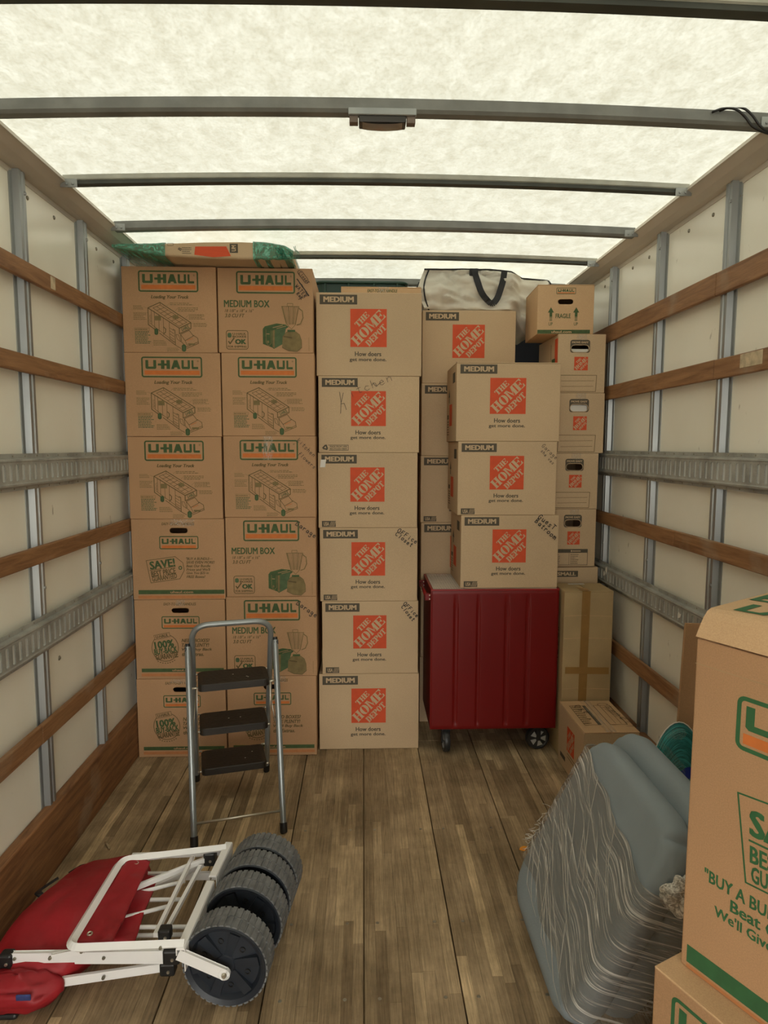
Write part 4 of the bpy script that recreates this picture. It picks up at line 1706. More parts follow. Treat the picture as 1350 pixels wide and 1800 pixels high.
U_right = [
    ('buyback', -.690, -.240, 0, 'brown box with round buy-back seal standing on floor behind the step ladder', (.50, .66, .03, clear)),
    ('medium_garage', -.686, -.235, .1, 'brown toaster box marked Garage, lower one, right behind ladder hoop', None),
    ('medium_garage', -.680, -.236, 0, 'brown toaster box marked Garage, upper one, clear of the ladder', None),
    ('truck_marked', -.680, -.234, -.1, 'brown box with truck drawing and shiny clear tape across its logo', (.43, .535, .115, clear)),
    ('truck', -.681, -.237, .1, 'brown unmarked box with truck drawing, second from top beside tan stack', None),
    ('medium_closet', -.691, -.241, 0, 'topmost brown toaster box with marker scribbles in upper right corner', None)]
for (art, xa, xb, rz, lab, tp), (za, zb) in zip(U_right, rows):
    carton(lab, art, xa, xb, YU + random.uniform(0, .006), za, zb, DU, rz=rz, group=G1, tape=tp)

YH, DH = 3.272, .405
H = [('hd', -.230, .287, 0, .0015, .407, 'tan medium box resting on the floor, bottom of centre stack', None),
     ('hd_office2', -.212, .281, .1, .407, .789, 'tan medium box marked Office Closet in steep writing, second from floor', None),
     ('hd_office', -.220, .275, -.1, .789, 1.167, 'tan medium box marked Office Closet, third up in centre stack', None),
     ('hd_badge', -.226, .272, 0, 1.167, 1.545, 'tan medium box with bit of white sticker left on its size label', None),
     ('hd_kitchen', -.222, .278, .15, 1.545, 1.922, 'tan medium box with thin Kitchen handwriting and recycling mark', None),
     ('hd', -.229, .288, -.15, 1.922, 2.323, 'clean tan medium box at top of centre stack', None)]
for art, xa, xb, rz, za, zb, lab, tp in H:
    t = carton(lab, art, xa, xb, YH, za, zb, DH, 'kraft_tan', rz, G2, tape=tp)
    if 'sticker' in lab:
        flat_strip('torn_sticker', t, 'paper_white', (-.249 + .010, -DH / 2 - .0022, .305), (.026, 0, 0), (.004, 0, .038), 2, 2)

# unseen steel frame, added to cut daylight coming through the rear opening
bm = bmesh.new()
bx(bm, (XL, Y0, 2.28), (XR, Y0 + .08, 2.60), .01)
struct(obj('trim_3', bm, 'galvanised'))
for i_, (a_x, b_x) in enumerate(((XL, XL + .10), (XR - .10, XR))):
    struct(obj('trim_%d' % (4 + i_), box_bm((a_x, Y0, -.05), (b_x, Y0 + .08, 2.279), .01), 'galvanised'))

# boxes behind the centre stack: only a sliver of each shows past its right edge
for k, (za, zb) in enumerate(((.0015, .405), (.405, .81), (.81, 1.215), (1.215, 1.62), (1.62, 2.02))):
    nm = ('lowest', 'second', 'third', 'fourth', 'fifth')[k]
    carton('tan box almost hidden behind centre stack, %s up from floor, dark sliver showing' % nm, None, -.20, .304, 3.69, za, zb, .40, 'kraft_tan', 0, 'boxes hidden behind the centre stack')

YS = 3.602
S = [(.0015, .385), (.385, .765), (.765, 1.155), (1.155, 1.526), (1.526, 1.921), (1.921, 2.312)]
SL = ['tan medium box on the floor behind the red cart, hidden from the front', 'tan medium box behind the red cart, second from floor, hidden',
      'tan medium box just above the red cart tray, mostly behind front stack', 'tan medium box with badge behind front stack, fourth up',
      'tan medium box behind front stack, just below the uppermost set-back box', 'tan medium box directly under the white tote bag']
SA = [None, None, 'hd', 'hd_badge', 'hd', 'hd']
for k, ((za, zb), lab, art) in enumerate(zip(S, SL, SA)):
    dx = (.0, .004, .002, -.002, .0, .002)[k]
    carton(lab, art, .320 + dx, .830 + dx, YS + .002 * k, za, zb, .405, 'kraft_tan', 0, G3)

CZ = .868
Cb = [('hd_guest', .486, .977, .869, 1.237, .0, 'tan medium box marked Guest Batroom standing on the red cart'),
      ('hd_garage', .466, .957, 1.237, 1.602, .15, 'tan medium box marked Garage in thin writing, middle of stack on cart'),
      ('hd', .455, .966, 1.602, 1.984, -.1, 'unmarked tan medium box at top of the stack on the red cart')]
for art, xa, xb, za, zb, rz, lab in Cb:
    carton(lab, art, xa, xb, 3.208, za, zb, .365, 'kraft_tan', rz, G4, side='hd_side', flaps='x' if zb > 1.9 else False)

YM = 3.40
Mb = [(None, 1.018, 1.252, .0015, .315, 'small tan box on the floor behind tall taped carton, hidden', 0),
      (None, 1.018, 1.252, .315, .628, 'small tan box behind tall taped carton, second from floor, hidden', 0),
      ('small', 1.020, 1.254, .628, .937, 'tan box labelled SMALL peeking out just above tall taped carton', 0),
      ('easy_table', 1.004, 1.234, .940, 1.249, 'small hand-hole box with checklist table, above the SMALL box', 0),
      ('easy', 1.002, 1.236, 1.249, 1.543, 'small hand-hole box with dark empty grip, level with lashing rail', 0),
      ('easy', 1.010, 1.258, 1.543, 1.855, 'small hand-hole box showing white paper filling the whole grip', .95),
      ('easy', 1.006, 1.254, 1.855, 2.155, 'small hand-hole box right under FRAGILE box, orange band on side', .5)]
for art, xa, xb, za, zb, lab, wh in Mb:
    carton(lab, art, xa, xb, YM, za, zb, .375, 'kraft_tan', 0, G5, side='cut' if zb > 2.1 else None, white=wh,
           tape=(.38, .60, .03, clear) if art and 'easy' in art else None)
t = carton('golden brown FRAGILE box with up arrows tilted on top of right-hand stack', 'fragile', .905, 1.195, 3.415, 2.1565, 2.405, .30, 'kraft_light', -2.5, None, flaps='y')

# tall carton with brown tape
t = carton('tall narrow ochre carton with brown tape cross beside the red cart', None, .998, 1.245, 3.15, .0015, .862, .195, 'kraft_yellow', 0, None, flaps='x', name='tall_carton')
w, d, h = .247, .195, .862
for nm, p0, du, dv in (('packing_tape', (-.035, -d / 2 - .0024, h - .001), (.042, 0, 0), (-.008, 0, -.85)),
                       ('packing_tape', (-.110, -d / 2 - .0030, .475), (.222, 0, -.004), (0, 0, -.035)),
                       ('packing_tape', (-.035, -d / 2 - .002, h + .0006), (.042, 0, 0), (0, .07, 0))):
    flat_strip(nm, t, 'tape_brown', p0, du, dv, 3, 12, .0006, 5)
flat_strip('paper_label', t, 'paper_white', (-.055, .055, h + .0006), (.085, 0, 0), (0, .022, 0), 1, 1)
for z in (.735, .62, .36, .27):
    bm = bmesh.new()
    tube(bm, [(-w / 2 + .004, -d / 2 - .0004, z), (-.02, -d / 2 - .0008, z + .004), (w / 2 - .004, -d / 2 - .0004, z - .003)], .0013, 5)
    obj('crease', bm, 'kraft_light', t)
a_ = Art(0, 0, .195, .862)
for k in range(8):
    a_.text('printed_text', 'ink_brown', 'THIS SIDE'[k:k + 1].strip() or 'I', .10, .20 + .021 * k, .125, .216 + .021 * k, .02, 0, 90)
ARTS['tall_side'] = a_.build()
add_print(t, 'tall_side', d, h, (-w / 2, d / 2, 0), (0, 0, R(-90)))

# small box low on the right, seen from above
t = carton('small tan box on the floor with handwriting on its taped lid', None, .984, 1.236, 2.772, .0015, .305, .362, 'kraft_tan', .5, None, side='smallside', flaps='x', flap_mat='kraft_light', name='moving_box')
add_print(t, 'lid', .254, .365, (-.126, -.181, .3045), (R(-90), 0, 0))
flat_strip('packing_tape', t, 'clear_tape', (-.028, -.185, .3052), (.052, 0, 0), (0, .365, 0), 3, 12, .0004, 3)

# the two big boxes close on the right
ANG = 28
ca, sa = math.cos(R(ANG)), math.sin(R(ANG))
FACE = Vector((sa, -ca, 0))         # along the printed face, towards the camera
INN = Vector((ca, sa, 0))           # into the box


def big_box(label, corner, z0, h, art, ang):
    f = Vector((math.sin(R(ang)), -math.cos(R(ang)), 0))
    i = Vector((math.cos(R(ang)), math.sin(R(ang)), 0))
    c = Vector((corner[0], corner[1], 0)) + f * .2285 + i * .2285
    t = thing('moving_box', label, 'box', (c.x, c.y, z0), R(ang - 90), 'large boxes at the right front')
    w = .457
    obj('carton', carton_body(w, w, h), 'kraft_brown', t)
    add_print(t, art, w, h, (-w / 2, -w / 2, 0))
    return t


t = big_box('large box in right foreground with SAVE tag and domed top flaps', (.592, 1.112), .6155, .622, 'large', ANG)
hw = .2285
for s in (-1, 1):
    bm = bmesh.new()

    def dome(u, v, s=s):
        x = -hw + 2 * hw * u
        y = s * (hw - (hw - .0015) * v)
        z = .624 + .050 * math.sin(min(v * 6, 1) * math.pi / 2) * (.86 + .14 * math.sin(math.pi * u)) + .010 * v
        return Vector((x, y, z))
    uv_grid(bm, dome, 10, 24)
    solid(bm, .004 * s)
    obj('top_flap', bm, 'kraft_light', t)
for s in (-1, 1):
    # inner flaps close the two ends under the domed outer ones
    bm = bmesh.new()

    def endf(u, v, s=s):
        y = -hw + .003 + 2 * (hw - .003) * u
        return Vector((s * (hw - .002 - .03 * v), y, .621 + .046 * v * min(1, min(u, 1 - u) * 7)))
    uv_grid(bm, endf, 14, 3)
    obj('end_flap', bm, 'kraft_light', t)
if 'top_large' not in ARTS:
    ARTS['top_large'] = art_top_large().build()
for part, me in ARTS['top_large'].items():
    me = me.copy()
    for v in me.vertices:      # the lettering follows the domed flap
        yy = min(1, (v.co.z * .457) / .2285)
        v.co.y -= .624 + .050 * math.sin(min(yy * 6, 1) * math.pi / 2) * (.86 + .14 * math.sin(math.pi * v.co.x)) + .010 * yy + .0045
    o = link(part, me, t, (-hw, -hw, 0), (R(-90), 0, 0))
    o['kind'] = 'stuff'
    o.scale = (.457, 1, .457)
t2 = big_box('large box on the floor at right edge, lower one carrying the big box', (.540, 1.106), .0015, .612, 'large_low', 26)
for s in (-1, 1):
    bm = bmesh.new()
    lo, hi = sorted((s * .0015, s * hw))
    bx(bm, (-hw, lo, .6095), (hw, hi, .6138), .0012)
    obj('top_flap', bm, 'kraft_light', t2)

# flattened carton standing on edge against the right wall
t = thing('flattened_box', 'flat brown cardboard leaning on right wall behind big box', 'cardboard', (1.215, 2.33, 0), R(0))
bm = bmesh.new()
Mx = Matrix.Rotation(R(1.6), 4, 'Y')
bx(bm, (-.048, -.004, .002), (.030, .003, .925), .001, 1, Mx)
obj('cardboard_sheet', bm, 'kraft_brown', t)
bm = bmesh.new()
bx(bm, (-.046, .0035, .004), (.031, .011, .915), .001, 1, Mx)
obj('cardboard_sheet', bm, 'kraft_brown', t)

# ------------------------------------------------------------------ red cart
ct = thing('tool_cart', 'red steel tool cart on four casters carrying three tan boxes', 'cart', (.6615, 3.392, 0))
hx, hy, zb_, zt_ = .3235, .200, .137, .862
bm = bmesh.new()
for lo, hi in (((-hx, -hy + .0105, zb_), (-hx + .006, hy, zt_)), ((hx - .006, -hy + .0105, zb_), (hx, hy, zt_)), ((-hx, hy - .006, zb_), (hx, hy, zt_)), ((-hx, -hy + .012, zb_), (hx, hy, zb_ + .012)), ((-hx + .004, -hy + .012, .845), (hx - .004, hy - .004, .851))):
    bx(bm, lo, hi, .0015)
obj('cart_body', bm, 'cart_red', ct)
bm = bmesh.new()
grooves = [(-.196, .013), (-.082, .011), (.062, .013), (.168, .013)]


def front(u, v):
    x = -hx + 2 * hx * u
    z = zb_ + (zt_ - zb_) * v
    dep = 0
    for gx, gw in grooves:
        t = abs(x - gx) / gw
        if t < 1:
            dep = .0055 * min(1, (1 - t) * 2.2)
    e = min((z - zb_ - .014) / .02, (zt_ - .02 - z) / .08, 1)
    dep *= max(0, e)
    r = 0
    for q in (u, 1 - u, v, 1 - v):
        if q < .006:
            r = .004
    return Vector((x, -hy + .0005 + dep + r, z))


uv_grid(bm, front, 190, 60)
obj('front_panel', bm, 'cart_red', ct, smooth=True)
bm = bmesh.new()
for lo, hi in (((-hx - .001, -hy - .001, .858), (hx + .001, -hy + .010, .8655)), ((-hx - .001, hy - .010, .858), (hx + .001, hy + .001, .8655)), ((-hx - .001, -hy + .0105, .858), (-hx + .010, hy - .0105, .8655)), ((hx - .010, -hy + .0105, .858), (hx + .001, hy - .0105, .8655))):
    bx(bm, lo, hi, .0018, 2)
obj('rim', bm, 'cart_red_edge', ct)
# perforated liner lying in the tray
bm = bmesh.new()
nx_, ny_ = 13, 30
xs0, ys0, cw = -hx + .011, -hy + .011, .0126
for i in range(nx_):
    for j in range(ny_):
        x0_, y0_ = xs0 + i * cw, ys0 + j * cw
        ox = cw / 2 if j % 2 else 0
        zz = lambda x, y: .8652 + .0022 * math.sin(x * 90 + y * 40) * 0
        cx_, cy_ = x0_ + cw / 2, y0_ + cw / 2
        q = [bm.verts.new((x, y, .8668)) for x, y in ((x0_, y0_), (x0_ + cw, y0_), (x0_ + cw, y0_ + cw), (x0_, y0_ + cw))]
        hd_ = [bm.verts.new((cx_ + .0050 * a, cy_ + .0050 * b, .8668)) for a, b in ((-1, -1), (1, -1), (1, 1), (-1, 1))]
        for k in range(4):
            bm.faces.new((q[k], q[(k + 1) % 4], hd_[(k + 1) % 4], hd_[k]))
x1_ = xs0 + nx_ * cw
bm.faces.new([bm.verts.new(p) for p in ((x1_, ys0, .8668), (hx - .011, ys0, .8668), (hx - .011, hy - .011, .8668), (x1_, hy - .011, .8668))])
bmesh.ops.remove_doubles(bm, verts=bm.verts, dist=.0003)
solid(bm, .0012)
obj('tray_liner', bm, 'liner_white', ct)
hd = []
bm = bmesh.new()
tube(bm, [(-hx - .021, -hy + .02, .825), (-hx - .021, hy - .03, .825)], .0085, 10)
hb_ = obj('push_handle', bm, 'cart_red_edge', ct, smooth=True)
for yy in (-hy + .022, hy - .05):
    bm = bmesh.new()
    bx(bm, (-hx - .030, yy - .012, .806), (-hx + .001, yy + .012, .842), .004, 2)
    obj('handle_bracket', bm, 'cart_red', ct)
    bm = bmesh.new()
    for zz in (.814, .834):
        lathe(bm, [(.004, 0), (.0035, .003), (0, .004)], Matrix.Translation((-hx - .006, yy - .012, zz)) @ Matrix.Rotation(R(180), 4, 'Z'), 8)
    obj('handle_bolt', bm, 'rod_metal', ct)


def caster(x, y, turn):
    c = Matrix.Translation((x, y, .062)) @ Matrix.Rotation(R(turn), 4, 'Z')
    bm = bmesh.new()
    lathe(bm, [(.0, -.012), (.046, -.012), (.050, -.015), (.058, -.015), (.0615, -.010), (.0615, .010), (.058, .015), (.050, .015), (.046, .012), (0, .012)], c, 28)
    wl = obj('caster', bm, 'caster_dark', ct, smooth=True, angle=35)
    bm = bmesh.new()
    for k in range(5):
        a = 2 * math.pi * k / 5
        for sgn in (-1, 1):
            pts = [(.014, a - .35), (.043, a - .42), (.043, a + .30), (.014, a + .30)]
            vs = [bm.verts.new(c @ Vector((r * math.cos(t), sgn * .0128, r * math.sin(t)))) for r, t in pts]
            vt = [bm.verts.new(c @ Vector((r * math.cos(t), sgn * .0150, r * math.sin(t)))) for r, t in pts]
            bm.faces.new(vt)
            for i in range(4):
                bm.faces.new((vs[i], vs[(i + 1) % 4], vt[(i + 1) % 4], vt[i]))
    bmesh.ops.recalc_face_normals(bm, faces=bm.faces)
    obj('caster_spoke', bm, 'caster_light', wl)
    bm = bmesh.new()
    for s in (-1, 1):
        bx(bm, (-.012, s * .0185 - .0015, -.012), (.012, s * .0185 + .0015, .066), .001, 1, c)
    bx(bm, (-.030, -.026, .064), (.030, .026, .0748), .001, 1, c)
    tube(bm, [c @ Vector((0, -.021, 0)), c @ Vector((0, .021, 0))], .006, 8)
    obj('caster_fork', bm, 'caster_dark', wl)


caster(-.236, -.150, 93)
caster(.248, -.135, 6)
caster(-.236, .125, 85)
caster(.248, .125, 4)

# ------------------------------------------------------------------ step ladder
ld = thing('step_ladder', 'grey folding step ladder with three dark steps by the brown boxes', 'ladder', (-.566, 2.757, 0), R(14.5))
hoopv = lambda z: .265 - .36 * z


def leg_front(s):
    p0, p1 = Vector((s * .176, -.265, .028)), Vector((s * .183, -.012, .735))
    bm = bmesh.new()
    tube(bm, [p0, p1], .0125, 14)
    o = obj('front_leg', bm, 'ladder_grey', ld, smooth=True, angle=40)
    bm = bmesh.new()
    d = (p1 - p0).normalized()
    tube(bm, [p0 - d * .028, p0 - d * .024, p0 + d * .012], [.013, .0155, .0155], 12)
    obj('foot_cap', bm, 'black_plastic', o, smooth=True, angle=40)
    bm = bmesh.new()
    lathe(bm, [(.012, -.006), (.012, .012), (0, .012)], Matrix.Translation(p1 - d * .01) @ Matrix.Rotation(R(-90 * s), 4, 'Z'), 10)
    tube(bm, [p1 - d * .004, p1 + d * .012], .010, 10)
    obj('hinge', bm, 'black_plastic', o, smooth=True, angle=40)


leg_front(-1)
leg_front(1)
path = [(-.163, hoopv(.026), .026), (-.165, hoopv(.83), .83), (.165, hoopv(.83), .83), (.163, hoopv(.026), .026)]
bm = bmesh.new()
tube(bm, arc_path(path, .075, 8), .0125, 14)
hp = obj('hoop_frame', bm, 'ladder_grey', ld, smooth=True, angle=40)
for s in (-1, 1):
    bm = bmesh.new()
    p = Vector((s * .163, hoopv(.026), .026))
    tube(bm, [p + Vector((0, .008, -.025)), p + Vector((0, .007, -.021)), p + Vector((0, -.004, .014))], [.013, .0155, .0155], 12)
    obj('foot_cap', bm, 'black_plastic', hp, smooth=True, angle=40)
bm = bmesh.new()
tube(bm, [(-.172, -.245, .082), (.172, -.245, .082)], .0055, 8)
obj('cross_rod', bm, 'rod_metal', ld, smooth=True)
for v0, v1, z, hw_ in ((0.0, .185, .18, .140), (-.065, .110, .39, .143), (-.115, .055, .60, .146)):
    bm = bmesh.new()
    pl = [(x, y) for x, y in rr(-hw_, v0, hw_, v1, .022, 4)]
    A = [bm.verts.new((x, y, z - .030)) for x, y in pl]
    Bq = [bm.verts.new((x, y, z - .003)) for x, y in pl]
    Cq = [bm.verts.new((x * .985, (y - (v0 + v1) / 2) * .975 + (v0 + v1) / 2, z)) for x, y in pl]
    n = len(pl)
    for P, Q in ((A, Bq), (Bq, Cq)):
        for i in range(n):
            bm.faces.new((P[i], P[(i + 1) % n], Q[(i + 1) % n], Q[i]))
    bm.faces.new(Cq)
    bm.faces.new(A[::-1])
    so = obj('step', bm, 'step_rubber', ld)
    bm = bmesh.new()
    for k in range(9):
        y = v0 + .018 + k * (v1 - v0 - .036) / 8
        bx(bm, (-hw_ + .02, y - .003, z + .0001), (hw_ - .02, y + .003, z + .0009))
    o = obj('tread_rib', bm, 'step_rubber', so)
    o['kind'] = 'stuff'
    for s in (-1, 1):
        for vv, xe, zz in ((hoopv(z - .012), .165, z - .012), (v0 + .02, .170 if z > .5 else .155, z - .018)):
            bm = bmesh.new()
            tube(bm, [(s * (hw_ - .005), vv, zz), (s * xe, vv, zz)], .0045, 8)
            obj('step_pin', bm, 'rod_metal', so, smooth=True)
for s in (-1, 1):
    bm = bmesh.new()
    tube(bm, [(s * .150, -.10, .585), (s * .152, -.055, .40), (s * .150, .01, .165)], .0022, 6)
    tube(bm, [(s * .168, -.085, .40), (s * .152, .03, .56)], .0022, 6)
    obj('brace_wire', bm, 'rod_metal', ld, smooth=True)
# white paint flecks
bm = bmesh.new()
for x, y, z in ((.0, -.02, .60), (.055, -.06, .60), (.06, -.068, .60), (.03, .02, .39), (.05, .06, .18), (.085, .115, .18), (-.02, .02, .39)):
    lathe(bm, [(.0035, 0), (.002, .0006), (0, .0007)], Matrix.Translation((x, y, z + .0008)) @ Matrix.Rotation(R(90), 4, 'X'), 6)
o = obj('paint_fleck', bm, 'paper_white', ld)
o['kind'] = 'stuff'

# ------------------------------------------------------------------ folded wagon
WB = Vector((-.70, 1.93, 0))
wg = thing('folding_wagon', 'red and white folding beach wagon collapsed flat with four wide wheels', 'wagon', tuple(WB))


def W_(p):
    return Vector(p) - WB


WR = .124


def wheel(yf, tilt):
    xc = -.390 + .13 * (yf - 1.711)
    M = Matrix.Translation(W_((xc, yf, WR + .001))) @ Matrix.Rotation(R(-7.4), 4, 'Z') @ Matrix.Rotation(R(tilt), 4, 'Y')
    wd_ = .084
    bm = bmesh.new()
    lathe(bm, [(0, .010), (.026, .008), (.030, .014), (.095, .020), (.104, .006), (.1165, .0), (.1195, .004), (.1195, wd_ - .004), (.1165, wd_), (.104, wd_ - .006), (.095, wd_ - .02), (.030, wd_ - .014), (0, wd_ - .010)], M, 40)
    wl = obj('wheel', bm, 'hub_navy', wg, smooth=True, angle=30)
    bm = bmesh.new()
    for k in range(6):
        a = 2 * math.pi * k / 6 + .2
        for (r0, r1, h0, h1, da, db) in ((.030, .100, .011, .006, .24, .15),):
            pts = [(r0, a - da * 1.6), (r1, a - db), (r1, a + db), (r0, a + da * 1.6)]
            b0 = [bm.verts.new(M @ Vector((r * math.cos(t), .019, r * math.sin(t)))) for r, t in pts]
            b1 = [bm.verts.new(M @ Vector((r * math.cos(t), h0 if i in (0, 3) else h1, r * math.sin(t)))) for i, (r, t) in enumerate(pts)]
            bm.faces.new(b1)
            for i in range(4):
                bm.faces.new((b0[i], b0[(i + 1) % 4], b1[(i + 1) % 4], b1[i]))
    bmesh.ops.recalc_face_normals(bm, faces=bm.faces)
    obj('wheel_spoke', bm, 'hub_navy', wl)
    bm = bmesh.new()
    for k in range(6):
        a = 2 * math.pi * (k + .5) / 6 + .2
        c = M @ Matrix.Translation((.066 * math.cos(a), .0145, .066 * math.sin(a)))
        lathe(bm, [(.0085, 0.004), (.0085, 0), (.006, 0), (.006, .006), (0, .006)], c, 12)
    obj('hub_boss', bm, 'black_plastic', wl)
    bm = bmesh.new()
    N = 40
    for band, (ya, yb2) in enumerate(((.004, .0405), (.0435, .080))):
        prof = []
        for k in range(N):
            for q, r in ((0, WR), (.62, WR), (.66, WR - .0042), (.96, WR - .0042)):
                prof.append((r, 2 * math.pi * (k + q + band * .12) / N))
        fa = [bm.verts.new(M @ Vector((r * math.cos(t), ya, r * math.sin(t)))) for r, t in prof]
        fb = [bm.verts.new(M @ Vector((r * math.cos(t), yb2, r * math.sin(t)))) for r, t in prof]
        ia = [bm.verts.new(M @ Vector((.1192 * math.cos(t), ya, .1192 * math.sin(t)))) for r, t in prof]
        ib = [bm.verts.new(M @ Vector((.1192 * math.cos(t), yb2, .1192 * math.sin(t)))) for r, t in prof]
        n = len(prof)
        for i in range(n):
            j = (i + 1) % n
            bm.faces.new((fa[i], fa[j], fb[j], fb[i]))
            bm.faces.new((ia[i], ia[j], fa[j], fa[i]))
            bm.faces.new((fb[i], fb[j], ib[j], ib[i]))
    lathe(bm, [(.1185, .040), (.1228, .0408), (.1228, .0432), (.1185, .044)], M, 48)
    bmesh.ops.recalc_face_normals(bm, faces=bm.faces)
    obj('tread', bm, 'tread_grey', wl)


for yf, tl in ((1.700, 0), (1.862, 17), (1.968, 40), (2.062, 8)):
    wheel(yf, tl)
# axle arms
bm = bmesh.new()
square_tube(bm, W_((-.512, 1.690, .178)), W_((-.385, 1.682, .122)), .010, .030)
ar = obj('axle_arm', bm, 'wagon_white', wg)
bm = bmesh.new()
lathe(bm, [(.016, 0), (.016, .012), (0, .012)], Matrix.Translation(W_((-.386, 1.676, .122))), 16)
bmesh.ops.translate(bm, verts=bm.verts, vec=(0, 0, 0))
obj('arm_end', bm, 'wagon_white', ar, smooth=True, angle=40)
bm = bmesh.new()
lathe(bm, [(0, -.006), (.006, -.006), (.0075, -.003), (.0075, 0)], Matrix.Translation(W_((-.386, 1.676, .122))), 10)
obj('axle_bolt', bm, 'rod_metal', ar)
for yy, x_ in ((1.955, -.36),):
    bm = bmesh.new()
    tube(bm, [W_((-.39, 1.79, .125)), W_((-.335, 2.14, .125))], .006, 8)
    obj('axle', bm, 'rod_metal', wg, smooth=True)
# cross channel next to the wheels: two lengths with a gap
for (a, b) in (((-.506, 1.684, .196), (-.488, 1.965, .196)), ((-.486, 1.985, .198), (-.470, 2.165, .198))):
    bm = bmesh.new()
    a, b = Vector(a), Vector(b)
    square_tube(bm, W_(a), W_(b), .024, .008)
    square_tube(bm, W_(a + Vector((.0115, 0, -.034))), W_(b + Vector((.0115, 0, -.034))), .003, .066)
    square_tube(bm, W_(a + Vector((-.011, 0, -.010))), W_(b + Vector((-.011, 0, -.010))), .003, .020)
    obj('cross_channel', bm, 'wagon_white', wg)
for yy in (1.80, 2.02):
    bm = bmesh.new()
    bx(bm, W_((-.492 + .06 * (yy - 1.8), yy - .018, .118)), W_((-.484 + .06 * (yy - 1.8), yy + .018, .190)), .002)
    obj('channel_gusset', bm, 'wagon_white', wg)
# the loop lying on top
bm = bmesh.new()
lp = arc_path([W_(p) for p in ((-.498, 1.700, .200), (-.812, 1.686, .205), (-.806, 2.070, .205), (-.474, 2.135, .200))], .035, 6)
tube(bm, lp, .0135, 4, rb=.0135)
obj('handle_loop', bm, 'wagon_white', wg)
# side rails, joints, slats
rails = [((-1.002, 1.752, .128), (-.562, 1.750, .128), .012, .027), ((-.90, 1.735, .058), (-.585, 1.785, .060), .012, .027),
         ((-.99, 1.775, .100), (-.56, 1.770, .094), .010, .016),
         ((-.80, 1.95, .158), (-.545, 2.128, .162), .012, .018), ((-.78, 1.96, .128), (-.53, 2.175, .130), .012, .018), ((-.80, 2.138, .10), (-.485, 2.132, .10), .012, .022),
         ((-.800, 2.15, .165), (-.50, 2.16, .165), .010, .020)]
for a, b, wd_, hg in rails:
    bm = bmesh.new()
    square_tube(bm, W_(a), W_(b), wd_, hg)
    obj('side_rail', bm, 'wagon_white', wg)
for a, b in (((-.588, 2.130, .170), (-.602, 1.772, .170)), ((-.556, 2.105, .152), (-.585, 1.800, .152))):
    bm = bmesh.new()
    square_tube(bm, W_(a), W_(b), .011, .011)
    obj('cross_bar', bm, 'wagon_white', wg)
for a, b in (((-.760, 1.985, .140), (-.592, 2.046, .142)), ((-.770, 1.977, .130), (-.575, 1.972, .132)), ((-.770, 1.872, .140), (-.605, 1.931, .142)), ((-.780, 1.858, .130), (-.520, 1.853, .130)), ((-.780, 1.862, .098), (-.52, 1.860, .100)), ((-.78, 1.835, .075), (-.52, 1.838, .078))):
    bm = bmesh.new()
    tube(bm, [W_(a), W_(b)], .0062, 8)
    obj('floor_slat', bm, 'wagon_white', wg, smooth=True)
for p, s in (((-.548, 1.750, .128), (.024, .018, .022)), ((-.572, 1.786, .060), (.022, .018, .020)), ((-.530, 2.140, .164), (.020, .020, .024)), ((-.578, 1.786, .165), (.018, .016, .018)), ((-1.014, 1.752, .122), (.018, .016, .022))):
    q = W_(p)
    bm = box_bm(q - Vector(s), q + Vector(s), .006, 2)
    j = obj('hinge_joint', bm, 'black_plastic', wg)
    bm = bmesh.new()
    lathe(bm, [(0, -.003), (.004, -.003), (.005, 0)], Matrix.Translation(q + Vector((.004, -s[1], -.004))), 10)
    obj('joint_bolt', bm, 'rod_metal', j)
bm = bmesh.new()
square_tube(bm, W_((-.875, 1.728, .146)), W_((-.786, 1.724, .168)), .008, .014)
obj('link_bar', bm, 'wagon_white', wg)
bm = bmesh.new()
for p in ((-.99, 1.7445, .128), (-.88, 1.722, .146), (-.79, 1.718, .167), (-.74, 1.7425, .126), (-.745, 1.7455, .062), (-.56, 1.684, .200)):
    lathe(bm, [(0, -.003), (.004, -.003), (.005, 0), (.005, .004)], Matrix.Translation(W_(p)), 8)
o = obj('rail_bolt', bm, 'rivet_metal', wg)
o['kind'] = 'stuff'


def fold_noise(p, f=9, a=.01):
    return noise.noise(Vector(p) * f) * a + noise.noise(Vector(p) * f * 2.7) * a * .4


bm = bmesh.new()


def bagf(u, v):
    t = 2 * math.pi * u
    ph = math.pi * (v - .5)
    c, s = math.cos(t), math.sin(t)
    e = .62
    rx = math.copysign(abs(c) ** e, c)
    ry = math.copysign(abs(s) ** e, s)
    k = max(0, math.cos(ph)) ** .55
    b = Vector((rx * k * .158, ry * k * .262, (.5 + .5 * math.copysign(abs(math.sin(ph)) ** .8, math.sin(ph)))))
    x = b.x - .915 + .05 * (b.y / .262)
    y = b.y + 1.985
    top = .168 - .05 * ((b.y) / .26) ** 2 * (1 if b.y > 0 else .6) - .03 * max(0, -b.x / .16)
    z = .004 + b.z * top
    d = fold_noise((x, y, z), 7, .018) + abs(noise.noise(Vector((x * 10 + y * 6, y * 3, z * 4)))) * -.030 + .008
    return W_((x + d * .5, y + d * .5, max(.003, z + d * (1 if b.z > .3 else .15))))


uv_grid(bm, bagf, 56, 28, True)
bmesh.ops.remove_doubles(bm, verts=bm.verts, dist=.0006)
obj('fabric_body', bm, 'wagon_red', wg, smooth=True)
bm = bmesh.new()


def flapf(u, v):
    a = Vector((-.785, 2.082, .196)).lerp(Vector((-.716, 2.074, .192)), u)
    b = Vector((-.812, 1.712, .190)).lerp(Vector((-.705, 1.720, .190)), u)
    p = a.lerp(b, v)
    p.z += fold_noise((p.x, p.y, 1), 14, .006) - .02 * max(0, u - .8) * 5 * .3
    return W_(p)


